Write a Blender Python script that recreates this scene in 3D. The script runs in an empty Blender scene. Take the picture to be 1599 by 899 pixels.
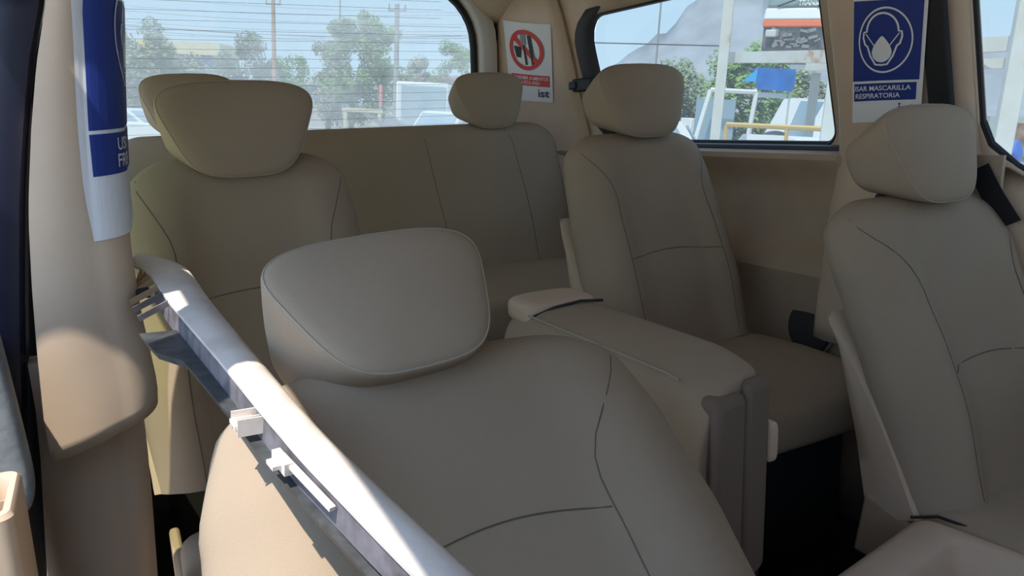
import bpy, bmesh, math, random
from mathutils import Vector, Matrix, noise
C = bpy.context.scene
PI = math.pi
R_ = math.radians
# ------------------------------------------------------------------ camera
FPX = 1200.0
YAW, PITCH = R_(28), R_(12.45)
def basis(b):
    fw = Vector((math.sin(YAW)*math.cos(PITCH), math.cos(YAW)*math.cos(PITCH), -math.sin(PITCH)))
    r0 = Vector((math.cos(YAW), -math.sin(YAW), 0)); u0 = r0.cross(fw)
    a = math.atan(b)
    return math.cos(a)*r0+math.sin(a)*u0, -math.sin(a)*r0+math.cos(a)*u0, fw
CR, CU, CF = basis(-.035)          # the parked van leans a little on its suspension; it is kept upright here
cam = bpy.data.cameras.new('camera'); co = bpy.data.objects.new('camera', cam); C.collection.objects.link(co)
cam.sensor_width = 36; cam.lens = 36*FPX/1599; cam.clip_start = .02; cam.clip_end = 6000
m = Matrix.Identity(4)
for i in range(3):
    m[i][0] = CR[i]; m[i][1] = CU[i]; m[i][2] = -CF[i]
co.matrix_world = m
C.camera = co
# ------------------------------------------------------------------ light
C.view_settings.view_transform = 'Standard'; C.view_settings.look = 'None'
C.view_settings.exposure = 0.14; C.view_settings.gamma = 1; C.view_settings.use_curve_mapping = False
w = bpy.data.worlds.new('sky'); C.world = w; w.use_nodes = True
nt = w.node_tree; bg = nt.nodes['Background']
tc = nt.nodes.new('ShaderNodeTexCoord'); sp = nt.nodes.new('ShaderNodeSeparateXYZ'); rp = nt.nodes.new('ShaderNodeValToRGB')
nt.links.new(tc.outputs['Generated'], sp.inputs[0]); nt.links.new(sp.outputs['Z'], rp.inputs[0]); nt.links.new(rp.outputs[0], bg.inputs[0])
rp.color_ramp.elements[0].position = 0; rp.color_ramp.elements[0].color = (.60, .76, .90, 1)
rp.color_ramp.elements[1].position = .6; rp.color_ramp.elements[1].color = (.36, .56, .90, 1)
e_ = rp.color_ramp.elements.new(.15); e_.color = (.50, .70, .92, 1)
bg.inputs[1].default_value = 1.9
sun = bpy.data.lights.new('sun', 'SUN'); so = bpy.data.objects.new('sun', sun); C.collection.objects.link(so)
sun.energy = 5.6; sun.angle = R_(.6); sun.color = (1.0, .93, .82)
SUN = Vector((.36, .30, -1)).normalized()
so.rotation_euler = SUN.to_track_quat('-Z', 'Y').to_euler(); so.location = (0, 0, 20)
try:
    C.cycles.max_bounces = 10; C.cycles.diffuse_bounces = 5; C.cycles.transparent_max_bounces = 12
except Exception: pass

# ------------------------------------------------------------------ outdoor frame (true vertical)
XR, XU, XF = basis(.050)
Ev = Matrix([[CR[i]*XR[j]+CU[i]*XU[j]+CF[i]*XF[j] for j in range(3)] for i in range(3)])   # outdoor axes -> scene axes
def X(p): return Ev @ Vector(p)
def ray(px, py): return CR*((px-799.5)/FPX)+CU*((449.5-py)/FPX)+CF
def pt(px, py, **k):                       # point on the ray through a pixel where x / y / z / d (depth) has a value
    d = ray(px, py); (a, v), = k.items()
    return d*v if a == 'd' else d*(v/d['xyz'.index(a)])
def ept(px, dep, h):                       # outdoor point: direction of a pixel column, depth, height over the ground
    # solve for py so that outdoor z equals h-EYE
    lo, hi = -3000., 3000.
    for _ in range(50):
        mid = (lo+hi)/2
        q = Ev.transposed() @ (ray(px, mid)*dep)
        if q.z > h-EYE: lo = mid
        else: hi = mid
    return Ev.transposed() @ (ray(px, (lo+hi)/2)*dep)   # in outdoor coordinates
EYE = 1.65
# ------------------------------------------------------------------ materials
MATS = {}
def mat(name, col, rough=.6, metal=0, noise_amt=0, noise_scale=20, bump=0, bump_scale=400, spec=.4, weave=False, col2=None, dirt=0):
    if name in MATS: return MATS[name]
    M = bpy.data.materials.new(name); M.use_nodes = True; n = M.node_tree.nodes; l = M.node_tree.links
    b = n['Principled BSDF']; b.inputs['Base Color'].default_value = (*col, 1); b.inputs['Roughness'].default_value = rough
    b.inputs['Metallic'].default_value = metal; b.inputs['Specular IOR Level'].default_value = spec
    t = n.new('ShaderNodeTexCoord')
    if noise_amt or col2:
        z = n.new('ShaderNodeTexNoise'); z.inputs['Scale'].default_value = noise_scale; z.inputs['Detail'].default_value = 6
        l.new(t.outputs['Object'], z.inputs['Vector'])
        r = n.new('ShaderNodeValToRGB'); l.new(z.outputs['Fac'], r.inputs[0]); l.new(r.outputs[0], b.inputs['Base Color'])
        r.color_ramp.elements[0].position = .38; r.color_ramp.elements[1].position = .62
        if col2: c1, c2 = col, col2
        else: c1 = tuple(c*(1-noise_amt) for c in col); c2 = tuple(min(1, c*(1+noise_amt)) for c in col)
        r.color_ramp.elements[0].color = (*c1, 1); r.color_ramp.elements[1].color = (*c2, 1)
        if dirt:
            z2 = n.new('ShaderNodeTexNoise'); z2.inputs['Scale'].default_value = dirt; z2.inputs['Detail'].default_value = 3
            l.new(t.outputs['Object'], z2.inputs['Vector'])
            r2 = n.new('ShaderNodeValToRGB'); r2.color_ramp.elements[0].position = .30; r2.color_ramp.elements[1].position = .44
            r2.color_ramp.elements[0].color = (.72, .72, .74, 1); r2.color_ramp.elements[1].color = (1, 1, 1, 1)
            l.new(z2.outputs['Fac'], r2.inputs[0])
            mx = n.new('ShaderNodeMix'); mx.data_type = 'RGBA'; mx.blend_type = 'MULTIPLY'; mx.inputs[0].default_value = 1
            l.new(r.outputs[0], mx.inputs[6]); l.new(r2.outputs[0], mx.inputs[7]); l.new(mx.outputs[2], b.inputs['Base Color'])
    if bump:
        bp = n.new('ShaderNodeBump'); bp.inputs['Strength'].default_value = bump; bp.inputs['Distance'].default_value = .002
        if weave:
            wv = []
            for ax in ('X', 'Z'):
                q = n.new('ShaderNodeTexWave'); q.bands_direction = ax; q.inputs['Scale'].default_value = bump_scale; q.inputs['Distortion'].default_value = .6
                l.new(t.outputs['Object'], q.inputs['Vector']); wv.append(q)
            a = n.new('ShaderNodeMath'); a.operation = 'ADD'; l.new(wv[0].outputs['Fac'], a.inputs[0]); l.new(wv[1].outputs['Fac'], a.inputs[1])
            l.new(a.outputs[0], bp.inputs['Height'])
        else:
            z = n.new('ShaderNodeTexNoise'); z.inputs['Scale'].default_value = bump_scale; l.new(t.outputs['Object'], z.inputs['Vector'])
            l.new(z.outputs['Fac'], bp.inputs['Height'])
        l.new(bp.outputs[0], b.inputs['Normal'])
    MATS[name] = M; return M
def glass(name, dust, tint=(.93, .97, .96)):
    M = bpy.data.materials.new(name); M.use_nodes = True; n = M.node_tree.nodes; l = M.node_tree.links
    n.remove(n['Principled BSDF']); out = n['Material Output']
    tr = n.new('ShaderNodeBsdfTransparent'); tr.inputs[0].default_value = (*tint, 1)
    df = n.new('ShaderNodeBsdfTranslucent'); df.inputs[0].default_value = (.86, .88, .86, 1)
    d2 = n.new('ShaderNodeBsdfDiffuse'); d2.inputs[0].default_value = (.6, .6, .57, 1)
    md = n.new('ShaderNodeMixShader'); md.inputs[0].default_value = .3; l.new(df.outputs[0], md.inputs[1]); l.new(d2.outputs[0], md.inputs[2])
    gl = n.new('ShaderNodeBsdfGlossy'); gl.inputs['Roughness'].default_value = .03
    m1 = n.new('ShaderNodeMixShader'); l.new(tr.outputs[0], m1.inputs[1]); l.new(md.outputs[0], m1.inputs[2])
    t = n.new('ShaderNodeTexCoord'); z = n.new('ShaderNodeTexNoise'); z.inputs['Scale'].default_value = 5; z.inputs['Detail'].default_value = 8; l.new(t.outputs['Object'], z.inputs['Vector'])
    mr = n.new('ShaderNodeMapRange'); mr.inputs[1].default_value = .3; mr.inputs[2].default_value = .7; mr.inputs[3].default_value = dust*.7; mr.inputs[4].default_value = dust*1.3
    l.new(z.outputs['Fac'], mr.inputs[0]); l.new(mr.outputs[0], m1.inputs[0])
    m2 = n.new('ShaderNodeMixShader'); m2.inputs[0].default_value = .04; l.new(m1.outputs[0], m2.inputs[1]); l.new(gl.outputs[0], m2.inputs[2])
    l.new(m2.outputs[0], out.inputs[0]); return M
FAB = mat('seat_fabric', (.385, .300, .220), .95, noise_amt=.03, noise_scale=3, bump=.22, bump_scale=210, weave=True, spec=.15)
FABI = mat('seat_insert_fabric', (.34, .30, .24), .95, noise_amt=.05, noise_scale=50, bump=.3, bump_scale=260, weave=True, spec=.15)
SEAM = mat('seam_thread', (.13, .11, .09), .9)
PIPE = mat('piping', (.40, .34, .28), .9)
PLA = mat('beige_plastic', (.60, .46, .34), .5, noise_amt=.03, noise_scale=8, bump=.12, bump_scale=900)
PLB = mat('tan_panel', (.44, .33, .235), .55, noise_amt=.03, noise_scale=8, bump=.1, bump_scale=700)
PLW = mat('pale_frame_plastic', (.62, .60, .56), .45)
HEAD = mat('headliner', (.50, .38, .26), .95, bump=.2, bump_scale=300)
BLK = mat('black_rubber', (.012, .012, .016), .55)
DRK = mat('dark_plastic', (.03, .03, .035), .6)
NAVY = mat('navy_paint', (.012, .014, .035), .35)
CARP = mat('dark_carpet', (.022, .020, .020), 1, noise_amt=.3, noise_scale=120, bump=.5, bump_scale=300)
CHR = mat('chrome', (.8, .8, .8), .15, 1)
SPK = mat('speaker_cloth', (.05, .045, .045), .9, bump=.4, bump_scale=500)
PAPER = mat('white_paper', (.78, .79, .82), .6)
BLUE = mat('poster_blue', (.012, .035, .23), .5)
RED = mat('sign_red', (.62, .035, .025), .5)
INK = mat('black_ink', (.012, .012, .015), .5)
NAVI = mat('navy_ink', (.02, .03, .10), .5)
GREYD = mat('scuffed_grey_rubber', (.15, .16, .17), .8, col2=(.42, .44, .44), noise_scale=7, bump=.3, bump_scale=90)
GARN = mat('garnish_plastic', (.74, .66, .60), .45, noise_amt=.09, noise_scale=14, bump=.1, bump_scale=500)
GDRK = mat('garnish_back_plastic', (.17, .155, .17), .6, noise_amt=.3, noise_scale=30)
WHT = mat('white_paint', (.80, .81, .80), .4)
# ------------------------------------------------------------------ mesh builder
def tag(o, label=None, cat=None, group=None, kind=None):
    if label: o['label'] = label
    if cat: o['category'] = cat
    if group: o['group'] = group
    if kind: o['kind'] = kind
    return o
def empty(name, loc, label=None, cat=None, group=None, kind=None, mat3=None):
    o = bpy.data.objects.new(name, None); C.collection.objects.link(o); o.empty_display_size = .1
    Mx = (mat3 if mat3 else Matrix.Identity(3)).to_4x4(); Mx.translation = Vector(loc); o.matrix_world = Mx; o['_w'] = 0
    del o['_w']
    WM[o.name] = Mx
    return tag(o, label, cat, group, kind)
WM = {}
class MB:
    def __init__(s): s.v = []; s.f = []
    def add(s, vs, fs):
        k = len(s.v); s.v += [Vector(v) for v in vs]; s.f += [[i+k for i in f] for f in fs]; return s
    def box(s, c, d, rot=None, taper=1):
        vs = []
        for z in (-.5, .5):
            for x, y in ((-.5, -.5), (.5, -.5), (.5, .5), (-.5, .5)):
                q = taper if z > 0 else 1
                p = Vector((x*d[0]*q, y*d[1]*q, z*d[2]))
                if rot: p = rot @ p
                vs.append(p+Vector(c))
        return s.add(vs, [(3, 2, 1, 0), (4, 5, 6, 7), (0, 1, 5, 4), (1, 2, 6, 5), (2, 3, 7, 6), (3, 0, 4, 7)])
    def loft(s, rings, caps=True, closed=True):
        n = len(rings[0]); vs = [p for r in rings for p in r]; fs = []
        for i in range(len(rings)-1):
            for j in range(n if closed else n-1):
                a = i*n+j; b = i*n+(j+1) % n; fs.append((a, b, b+n, a+n))
        if caps and closed: fs.append(tuple(range(n-1, -1, -1))); fs.append(tuple(range((len(rings)-1)*n, len(rings)*n)))
        return s.add(vs, fs)
    def tube(s, path, r, n=8, caps=True):
        path = [Vector(p) for p in path]; rings = []
        up = None
        for i, p in enumerate(path):
            t = (path[min(i+1, len(path)-1)]-path[max(i-1, 0)]).normalized()
            if up is None: up = t.orthogonal().normalized()
            up = (up-t*up.dot(t)).normalized(); sd = t.cross(up)
            rr = r[i] if isinstance(r, (list, tuple)) else r
            rings.append([p+up*rr*math.cos(2*PI*k/n)+sd*rr*math.sin(2*PI*k/n) for k in range(n)])
        return s.loft(rings, caps)
    def grid(s, rows): return s.loft(rows, False, False)
    def prism(s, poly, d):
        n = len(poly); a = [Vector(p) for p in poly]; b = [p+Vector(d) for p in a]
        return s.add(a+b, [tuple(range(n-1, -1, -1)), tuple(range(n, 2*n))]+[(i, (i+1) % n, (i+1) % n+n, i+n) for i in range(n)])
    def ball(s, c, r, seg=16, rg=10, rot=None):
        c = Vector(c); r = r if isinstance(r, (tuple, list)) else (r, r, r); rings = []
        for i in range(rg+1):
            a = -PI/2+PI*i/rg; a = max(-PI/2+.01, min(PI/2-.01, a)); ring = []
            for k in range(seg):
                p = Vector((r[0]*math.cos(a)*math.cos(2*PI*k/seg), r[1]*math.cos(a)*math.sin(2*PI*k/seg), r[2]*math.sin(a)))
                ring.append(c+(rot @ p if rot else p))
            rings.append(ring)
        return s.loft(rings)
    def build(s, name, m, parent=None, smooth=True, bevel=0, seg=2, solid=0, xf=None, ang=40, sub=0, offs=0):
        W = WM[parent.name] if parent else Matrix.Identity(4)
        inv = W.inverted()
        if parent and parent.type == 'MESH': inv = W.inverted()
        me = bpy.data.meshes.new(name)
        vs = [(xf @ v) if xf else v for v in s.v]
        if parent is None:
            c = sum(vs, Vector())/len(vs); c.z = min(v.z for v in vs); base = Matrix.Translation(c)
            me.from_pydata([v-c for v in vs], [], s.f)
        else:
            me.from_pydata([inv @ v for v in vs], [], s.f)
        me.update()
        bm = bmesh.new(); bm.from_mesh(me); bmesh.ops.recalc_face_normals(bm, faces=bm.faces); bm.to_mesh(me); bm.free()
        me.materials.append(m)
        o = bpy.data.objects.new(name, me); C.collection.objects.link(o)
        if parent: o.parent = parent; WM[o.name] = W
        else: o.location = c; WM[o.name] = base
        for p in me.polygons: p.use_smooth = smooth
        if smooth:
            try: me.set_sharp_from_angle(angle=R_(ang))
            except Exception: pass
        if solid:
            q = o.modifiers.new('s', 'SOLIDIFY'); q.thickness = solid; q.offset = offs
        if bevel:
            q = o.modifiers.new('b', 'BEVEL'); q.width = bevel; q.segments = seg; q.limit_method = 'ANGLE'; q.angle_limit = R_(35)
        if sub:
            q = o.modifiers.new('u', 'SUBSURF'); q.levels = sub; q.render_levels = sub
        return o
def lerp(a, b, t): return a+(b-a)*t
def curve(tbl, t):
    if t <= tbl[0][0]: return tbl[0][1]
    for (a, x), (b, y) in zip(tbl, tbl[1:]):
        if t <= b:
            q = (t-a)/(b-a); q = q*q*(3-2*q); return x+(y-x)*q
    return tbl[-1][1]
def lin(tbl, t):
    if t <= tbl[0][0]: return tbl[0][1]
    for (a, x), (b, y) in zip(tbl, tbl[1:]):
        if t <= b: return x+(y-x)*(t-a)/(b-a)
    return tbl[-1][1]
def sst(a, b, x):
    q = max(0, min(1, (x-a)/(b-a))); return q*q*(3-2*q)
# ------------------------------------------------------------------ VAN SHELL
FLOOR = -1.15
def wallx(z): return 1.80 if z < -.12 else 1.80-.16*(z+.12)/.6 - .10*max(0, (z-.36))    # tumblehome of the photo-right wall
def rrect(y0, y1, z0, z1, r, n=6, rs=None):
    rs = rs or (r, r, r, r); out = []
    for (cy, cz, a0), q in zip(((y1, z1, 0), (y0, z1, 90), (y0, z0, 180), (y1, z0, 270)), rs):
        sy = -1 if cy == y1 else 1; sz = -1 if cz == z1 else 1
        for k in range(n+1):
            a = R_(a0+90*k/n); out.append((cy+sy*q+q*math.cos(a), cz+sz*q+q*math.sin(a)))
    return out
def panel_with_holes(outer, holes, fn, name, m, th, kind='structure', parent=None, sub=.12):
    bm = bmesh.new()
    def loop(pts):
        vs = [bm.verts.new((a, b, 0)) for a, b in pts]
        for i in range(len(vs)): bm.edges.new((vs[i], vs[(i+1) % len(vs)]))
    loop(outer)
    for h in holes: loop(h)
    bmesh.ops.triangle_fill(bm, use_beauty=True, use_dissolve=False, edges=bm.edges[:])
    a0 = min(p[0] for p in outer); a1 = max(p[0] for p in outer); b0 = min(p[1] for p in outer); b1 = max(p[1] for p in outer)
    for k in range(1, int((b1-b0)/sub)+1):
        g = bm.verts[:]+bm.edges[:]+bm.faces[:]
        bmesh.ops.bisect_plane(bm, geom=g, plane_co=(0, b0+k*sub, 0), plane_no=(0, 1, 0))
    for k in range(1, int((a1-a0)/(sub*2))+1):
        g = bm.verts[:]+bm.edges[:]+bm.faces[:]
        bmesh.ops.bisect_plane(bm, geom=g, plane_co=(a0+k*sub*2, 0, 0), plane_no=(1, 0, 0))
    bm.verts.index_update()
    mb = MB(); mb.add([fn(v.co.x, v.co.y) for v in bm.verts], [[v.index for v in f.verts] for f in bm.faces]); bm.free()
    o = mb.build(name, m, parent, smooth=True, solid=th)
    if kind and not parent: tag(o, kind=kind)
    return o
def rim(poly, fn, r, name, m, parent=None, kind='structure', n=8):
    o = MB().tube([fn(*p) for p in poly+poly[:2]], r, n, False).build(name, m, parent)
    if not parent: tag(o, kind=kind)
    return o
# photo-right wall: D pillar curve included at the rear by bending the plan
def wfn(y, z, off=0):
    x = wallx(z)-off
    if y < 1.08: x += .07*sst(1.08, .90, y) if False else .07*(1-sst(.90, 1.08, y))
    if y > 2.55:
        q = (y-2.55)/.5; x -= .20*q*q
    return Vector((x, y, z))
qwin = rrect(1.44, 2.50, -.105, .36, .09, rs=(.12, .05, .05, .14))
dwin = [(1.03, .40), (.2, .40), (.2, -.29), (.60, -.285), (.66, -.275), (.80, -.255), (.90, -.215), (1.00, -.145), (1.045, -.095), (1.06, -.04), (1.06, .30)]
panel_with_holes([(-.9, -.62), (2.64, -.62), (2.64, .46), (-.9, .46)], [qwin, dwin], wfn, 'wall_left', PLA, .03)
# windows
def pane_from(poly, fn, name, m, off):
    bm = bmesh.new(); vs = [bm.verts.new((a, b, 0)) for a, b in poly]; bm.faces.new(vs)
    mb = MB(); mb.add([fn(a, b)+Vector(off) for a, b in poly], [list(range(len(poly)))]); bm.free(); return mb
GS = glass('side_glass', .12, (.45, .495, .49)); GR = glass('dusty_rear_glass', .42, (.44, .50, .49))
wq = tag(rim(qwin, wfn, .014, 'window_1', BLK), kind='structure')
pane_from(qwin, wfn, 'pane', GS, (.02, 0, 0)).build('pane', GS, wq, smooth=False)
wd = tag(rim(dwin, wfn, .011, 'window_2', BLK), kind='structure')
pane_from(dwin, wfn, 'pane', GS, (.02, 0, 0)).build('pane', GS, wd, smooth=False)
# wide dark surround at the rear end of the quarter window
rows = []
for k in range(15):
    t = k/14
    z = lerp(-.12, .375, t)
    yb = 2.50-(.14-math.sqrt(max(0, .14**2-max(0, .14-(z+.105))**2)) if z < .035 else 0)-(.12-math.sqrt(max(0, .12**2-max(0, z-.24)**2)) if z > .24 else 0)
    rows.append([wfn(yb-.03, z, .004), wfn(yb, z, .022), wfn(yb+.05, z, .024), wfn(yb+.085, z, .012)])
tag(MB().grid(rows).build('trim_1', DRK, solid=.006), kind='structure')
# sill ledge under the quarter window and inner lower wall
def lowx(z, y):   # section of the lower wall
    if 0 < y < 1.36: return 1.80
    x = lin([(-1.16, 1.80), (-.80, 1.80), (-.66, 1.785), (-.50, 1.755), (-.455, 1.735), (-.44, 1.74), (-.36, 1.80), (-.22, 1.805), (-.17, 1.775), (-.14, 1.745), (-.127, 1.75), (-.120, 1.80)], z)
    return x
zs = [-1.16, -1.0, -.8, -.73, -.66, -.6, -.55, -.5, -.475, -.455, -.447, -.44, -.42, -.39, -.36, -.3, -.26, -.22, -.19, -.165, -.15, -.138, -.128, -.121, -.118]
rows = [[Vector((lowx(z, y)-.02, y, z)) for y in [1.0+.05*i for i in range(42)]] for z in zs]
tag(MB().grid(rows).build('trim_2', PLB, solid=.012, offs=0), kind='structure')
o = MB().tube([(1.775, y, -.112) for y in [1.40, 1.6, 1.8, 2.0, 2.2, 2.4, 2.6]], .011, 8).build('trim_3', mat('sill_rubber', (.06, .06, .08), .35)); tag(o, kind='structure')
# rear door armrest block & small pocket on the lower wall
# floor, ceiling, back wall
tag(MB().box((.85, 1.6, FLOOR-.02), (1.94, 3.3, .04)).build('floor', CARP, smooth=False), kind='structure')
def ceil(x): 
    q = (x-.83)/.90; return .60-.13*q*q-.05*q**6
rows = [[Vector((x, y, ceil(x)-(.12*max(0, (y-2.7)/.4)**2 if abs(x-.83) > .7 else .02*max(0, (y-2.7)/.4)**2))) for x in [-.17, -.10]+[-.06+i*.1 for i in range(18)]+[1.73]] for y in [1.20, 1.4, 1.8, 2.2, 2.5, 2.7, 2.8, 2.9, 3.0, 3.08]]
tag(MB().grid(rows).build('ceiling', HEAD, solid=.03, offs=1), kind='structure')
rows = [[Vector((x, y, ceil(x))) for x in [-.085]+[.0+i*.1 for i in range(18)]+[1.73]] for y in [-.9, -.5, 0, .3, .6, .9, 1.195]]
tag(MB().grid(rows).build('ceiling', HEAD, solid=.03, offs=1), kind='structure')
YB = 3.10
def bfn(x, z): return Vector((x, YB-.05*(z-.0)*.6, z))
rwin = rrect(-.06, 1.50, -.12, .545, .2, 8, rs=(.24, .24, .1, .1))
panel_with_holes([(-.16, -1.16), (1.66, -1.16), (1.66, .60), (-.16, .60)], [rwin], bfn, 'wall_back', PLA, .03)
wr = rim(rwin, bfn, .018, 'window_3', BLK); tag(wr, kind='structure')
pane_from(rwin, bfn, 'pane', GR, (0, .02, 0)).build('pane', GR, wr, smooth=False)
HL = mat('heater_line', (.36, .35, .33), .7)
mb = MB()
for k in range(19):
    z = -.08+.033*k
    mb.tube([(x, YB+.012-.03*z, z-.0) for x in (-.04, .4, .8, 1.2, 1.45 if z < .40 else 1.36)], .0007, 4)
hl = mb.build('heater_line', HL, wr)
# bright rear frame around the glass and black seal outside it
def off_poly(poly, d, cx, cz):
    out = []
    for i, p in enumerate(poly):
        a = Vector(poly[i-1]); b = Vector(poly[(i+1) % len(poly)]); t = (b-a).normalized(); nrm = Vector((t.y, -t.x))
        if nrm.dot(Vector(p)-Vector((cx, cz))) < 0: nrm = -nrm
        out.append((p[0]+nrm.x*d, p[1]+nrm.y*d))
    return out
r1 = [off_poly(rwin, d, .72, .2) for d in (.012, .03, .06, .085, .095)]
ys = (-.022, -.042, -.048, -.042, -.024)
rings = [[bfn(*p)+Vector((0, yy, 0)) for p in r] for r, yy in zip(r1, ys)]
tag(MB().loft([list(r) for r in rings], caps=False).build('trim_4', PLW, solid=.008), kind='structure')
tag(rim(off_poly(rwin, .108, .72, .2), lambda a, b: bfn(a, b)+Vector((0, -.03, 0)), .013, 'trim_5', BLK), kind='structure')
# rear side piece between the wall and the rear frame (D pillar)
rows = []
for k in range(13):
    z = lerp(-.62, .47, k/12); row = []
    base = wfn(2.6, z).x
    for j in range(9):
        t = j/8
        a = Vector((base-.028, 2.60, z)); b_ = Vector((1.60, 3.06, z)); c_ = Vector((base-.055, 2.92, z))
        row.append(a*(1-t)**2+c_*2*t*(1-t)+b_*t*t)
    rows.append(row)
def dsurf(t, z, off=.004):
    base = wfn(2.6, z).x
    a = Vector((base-.028, 2.60, z)); b_ = Vector((1.60, 3.06, z)); c_ = Vector((base-.055, 2.92, z))
    p = a*(1-t)**2+c_*2*t*(1-t)+b_*t*t
    d = ((c_-a)*(1-t)+(b_-c_)*t).normalized(); n = Vector((-d.y, d.x, 0)); 
    if n.x > 0: n = -n
    return p+n*off
tag(MB().grid(rows).build('trim_6', PLA, solid=.012, offs=0), kind='structure')
# B pillar cover, photo right
rows = []
PB = [(1.05, .0), (1.075, .03), (1.12, .045), (1.20, .05), (1.28, .06), (1.34, .062), (1.385, .052), (1.41, .025), (1.425, .0)]
for k in range(22):
    z = lerp(-.62, .46, k/21)
    bul = curve([(-.62, .05), (-.28, .03), (-.16, .012), (.0, 0), (.5, 0)], z)
    rows.append([wfn(y+(bul*.3 if y > 1.3 else 0)-.02*(z-.2)*(1 if y > 1.3 else 0), z, o_+bul*max(0, min(1, (y-1.06)/.12))*(1 if o_ > .02 else 0)) for y, o_ in PB])
tag(MB().grid(rows).build('trim_7', PLA, solid=.004, offs=0), kind='structure')
mb = MB(); mb.grid([[wfn(y, z, .057+ (.008 if 0 < i < 3 else 0)) for i, y in enumerate((1.082, 1.09, 1.136, 1.142))] for z in [-.62+i*.09 for i in range(13)]])
tag(mb.build('trim_8', BLK, solid=.004), kind='structure')
# sliding side of the van, photo left: B pillar outer body and wall behind the open door
tag(MB().prism([(-.10, 1.62, -1.15), (-.10, 2.32, -1.15), (-.10, 2.32, -.50), (-.10, 1.62, -.50)], (.04, 0, 0)).build('door_3', PLB, smooth=False), kind='structure')
d5 = tag(MB().tube([(-.09, 2.36, -.13), (-.09, 3.06, -.13), (-.09, 3.06, .42), (-.09, 2.36, .42), (-.09, 2.36, -.14)], .012, 6).build('window_5', BLK), kind='structure')
MB().add([(-.09, 2.33, -.15), (-.09, 3.08, -.15), (-.09, 3.08, .44), (-.09, 2.33, .44)], [(0, 1, 2, 3)]).build('pane', glass('rear_side_glass', .04, (.92, .95, .88)), d5, smooth=False)
d4 = tag(MB().tube([(-.09, 1.62, -.49), (-.09, 2.30, -.49), (-.09, 2.30, .42), (-.09, 1.46, .42), (-.09, 1.46, .30)], .012, 6).build('window_4', BLK), kind='structure')
MB().add([(-.09, 1.47, -.49), (-.09, 2.31, -.49), (-.09, 2.31, .44), (-.09, 1.47, .44)], [(0, 1, 2, 3)]).build('pane', glass('door_glass', .04, (.60, .64, .42)), d4, smooth=False)
tag(MB().box((-.10, 2.71, -.65), (.10, .80, 1.0)).build('wall_right', PLB, smooth=False), kind='structure')
# ------------------------------------------------------------------ near B pillar (foreground left)
ZP = 1.30
def pil_section(xl, xr, y, z, depth=.11, rc=.05, bow=.012, inset=0):
    pts = []; n = 12
    for k in range(n+1):
        t = k/n; x = lerp(xl, xr-rc, t); pts.append(Vector((x, y-bow*math.sin(PI*t*.8+.2)+inset, z)))
    cx = xr-rc; cy = y+rc-bow*math.sin(PI*.8+.2)+inset
    for k in range(1, 9):
        a = -PI/2+PI/2*k/8; pts.append(Vector((cx+rc*math.cos(a), cy+rc*math.sin(a), z)))
    pts.append(Vector((xr-.004, y+depth, z))); pts.append(Vector((xl, y+depth, z)))
    return pts
def pedge(px, py): return pt(px, py, y=ZP)
LE = [(0, 72), (100, 57), (200, 49), (300, 45), (350, 45), (450, 50), (550, 58), (650, 68), (722, 80)]
RE = [(0, 186), (100, 187), (200, 190), (300, 196), (400, 206), (500, 222), (560, 236), (600, 245), (630, 249), (650, 247), (722, 244)]
def zr(py, px=150): return pedge(px, py).z
def prof(tbl): return sorted((pedge(x, y).z, pedge(x, y).x) for y, x in tbl)
PL_, PR_ = prof(LE), prof(RE)
def extend(tb, z1):
    (za, xa), (zb, xb) = tb[-2], tb[-1]; tb.append((z1, xb+(xb-xa)/(zb-za)*(z1-zb)*.6)); return tb
extend(PL_, .46); extend(PR_, .46)
def psec(z, off=0): return pil_section(lin(PL_, z)-0, lin(PR_, z)+.002, ZP, z)
zb_l, zb_r = pedge(80, 722).z, pedge(248, 640).z
rings = []
N = 40
for k in range(N+1):
    t = k/N
    sec0 = psec(0); ring = []
    # the lower rim slopes up towards the right, so levels fan out from it
    for j in range(len(sec0)):
        u = min(1, j/19.0) if j < 21 else (1 if j == 21 else 0)
        zbot = lerp(zb_l, zb_r, u**1.15)
        z = lerp(zbot, .46, t**1.0)
        ring.append(psec(z)[j])
    rings.append(ring)
pil = MB().loft(rings, caps=False).build('trim_9', PLA, solid=.006, offs=-1); tag(pil, kind='structure')
LE2 = [(640, 56), (722, 64), (800, 68), (899, 74), (1100, 80)]; RE2 = [(640, 224), (700, 232), (800, 241), (899, 248), (1100, 262)]
P2L = sorted((pt(x, y, y=ZP+.08).z, pt(x, y, y=ZP+.08).x) for y, x in LE2); P2R = sorted((pt(x, y, y=ZP+.08).z, pt(x, y, y=ZP+.08).x) for y, x in RE2)
rings = [pil_section(lin(P2L, z), lin(P2R, z), ZP+.08, z, .10, .05, .015) for z in [-1.15+.04*i for i in range(21)]]
low = MB().loft(rings).build('trim_10', PLA); tag(low, kind='structure')
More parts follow.
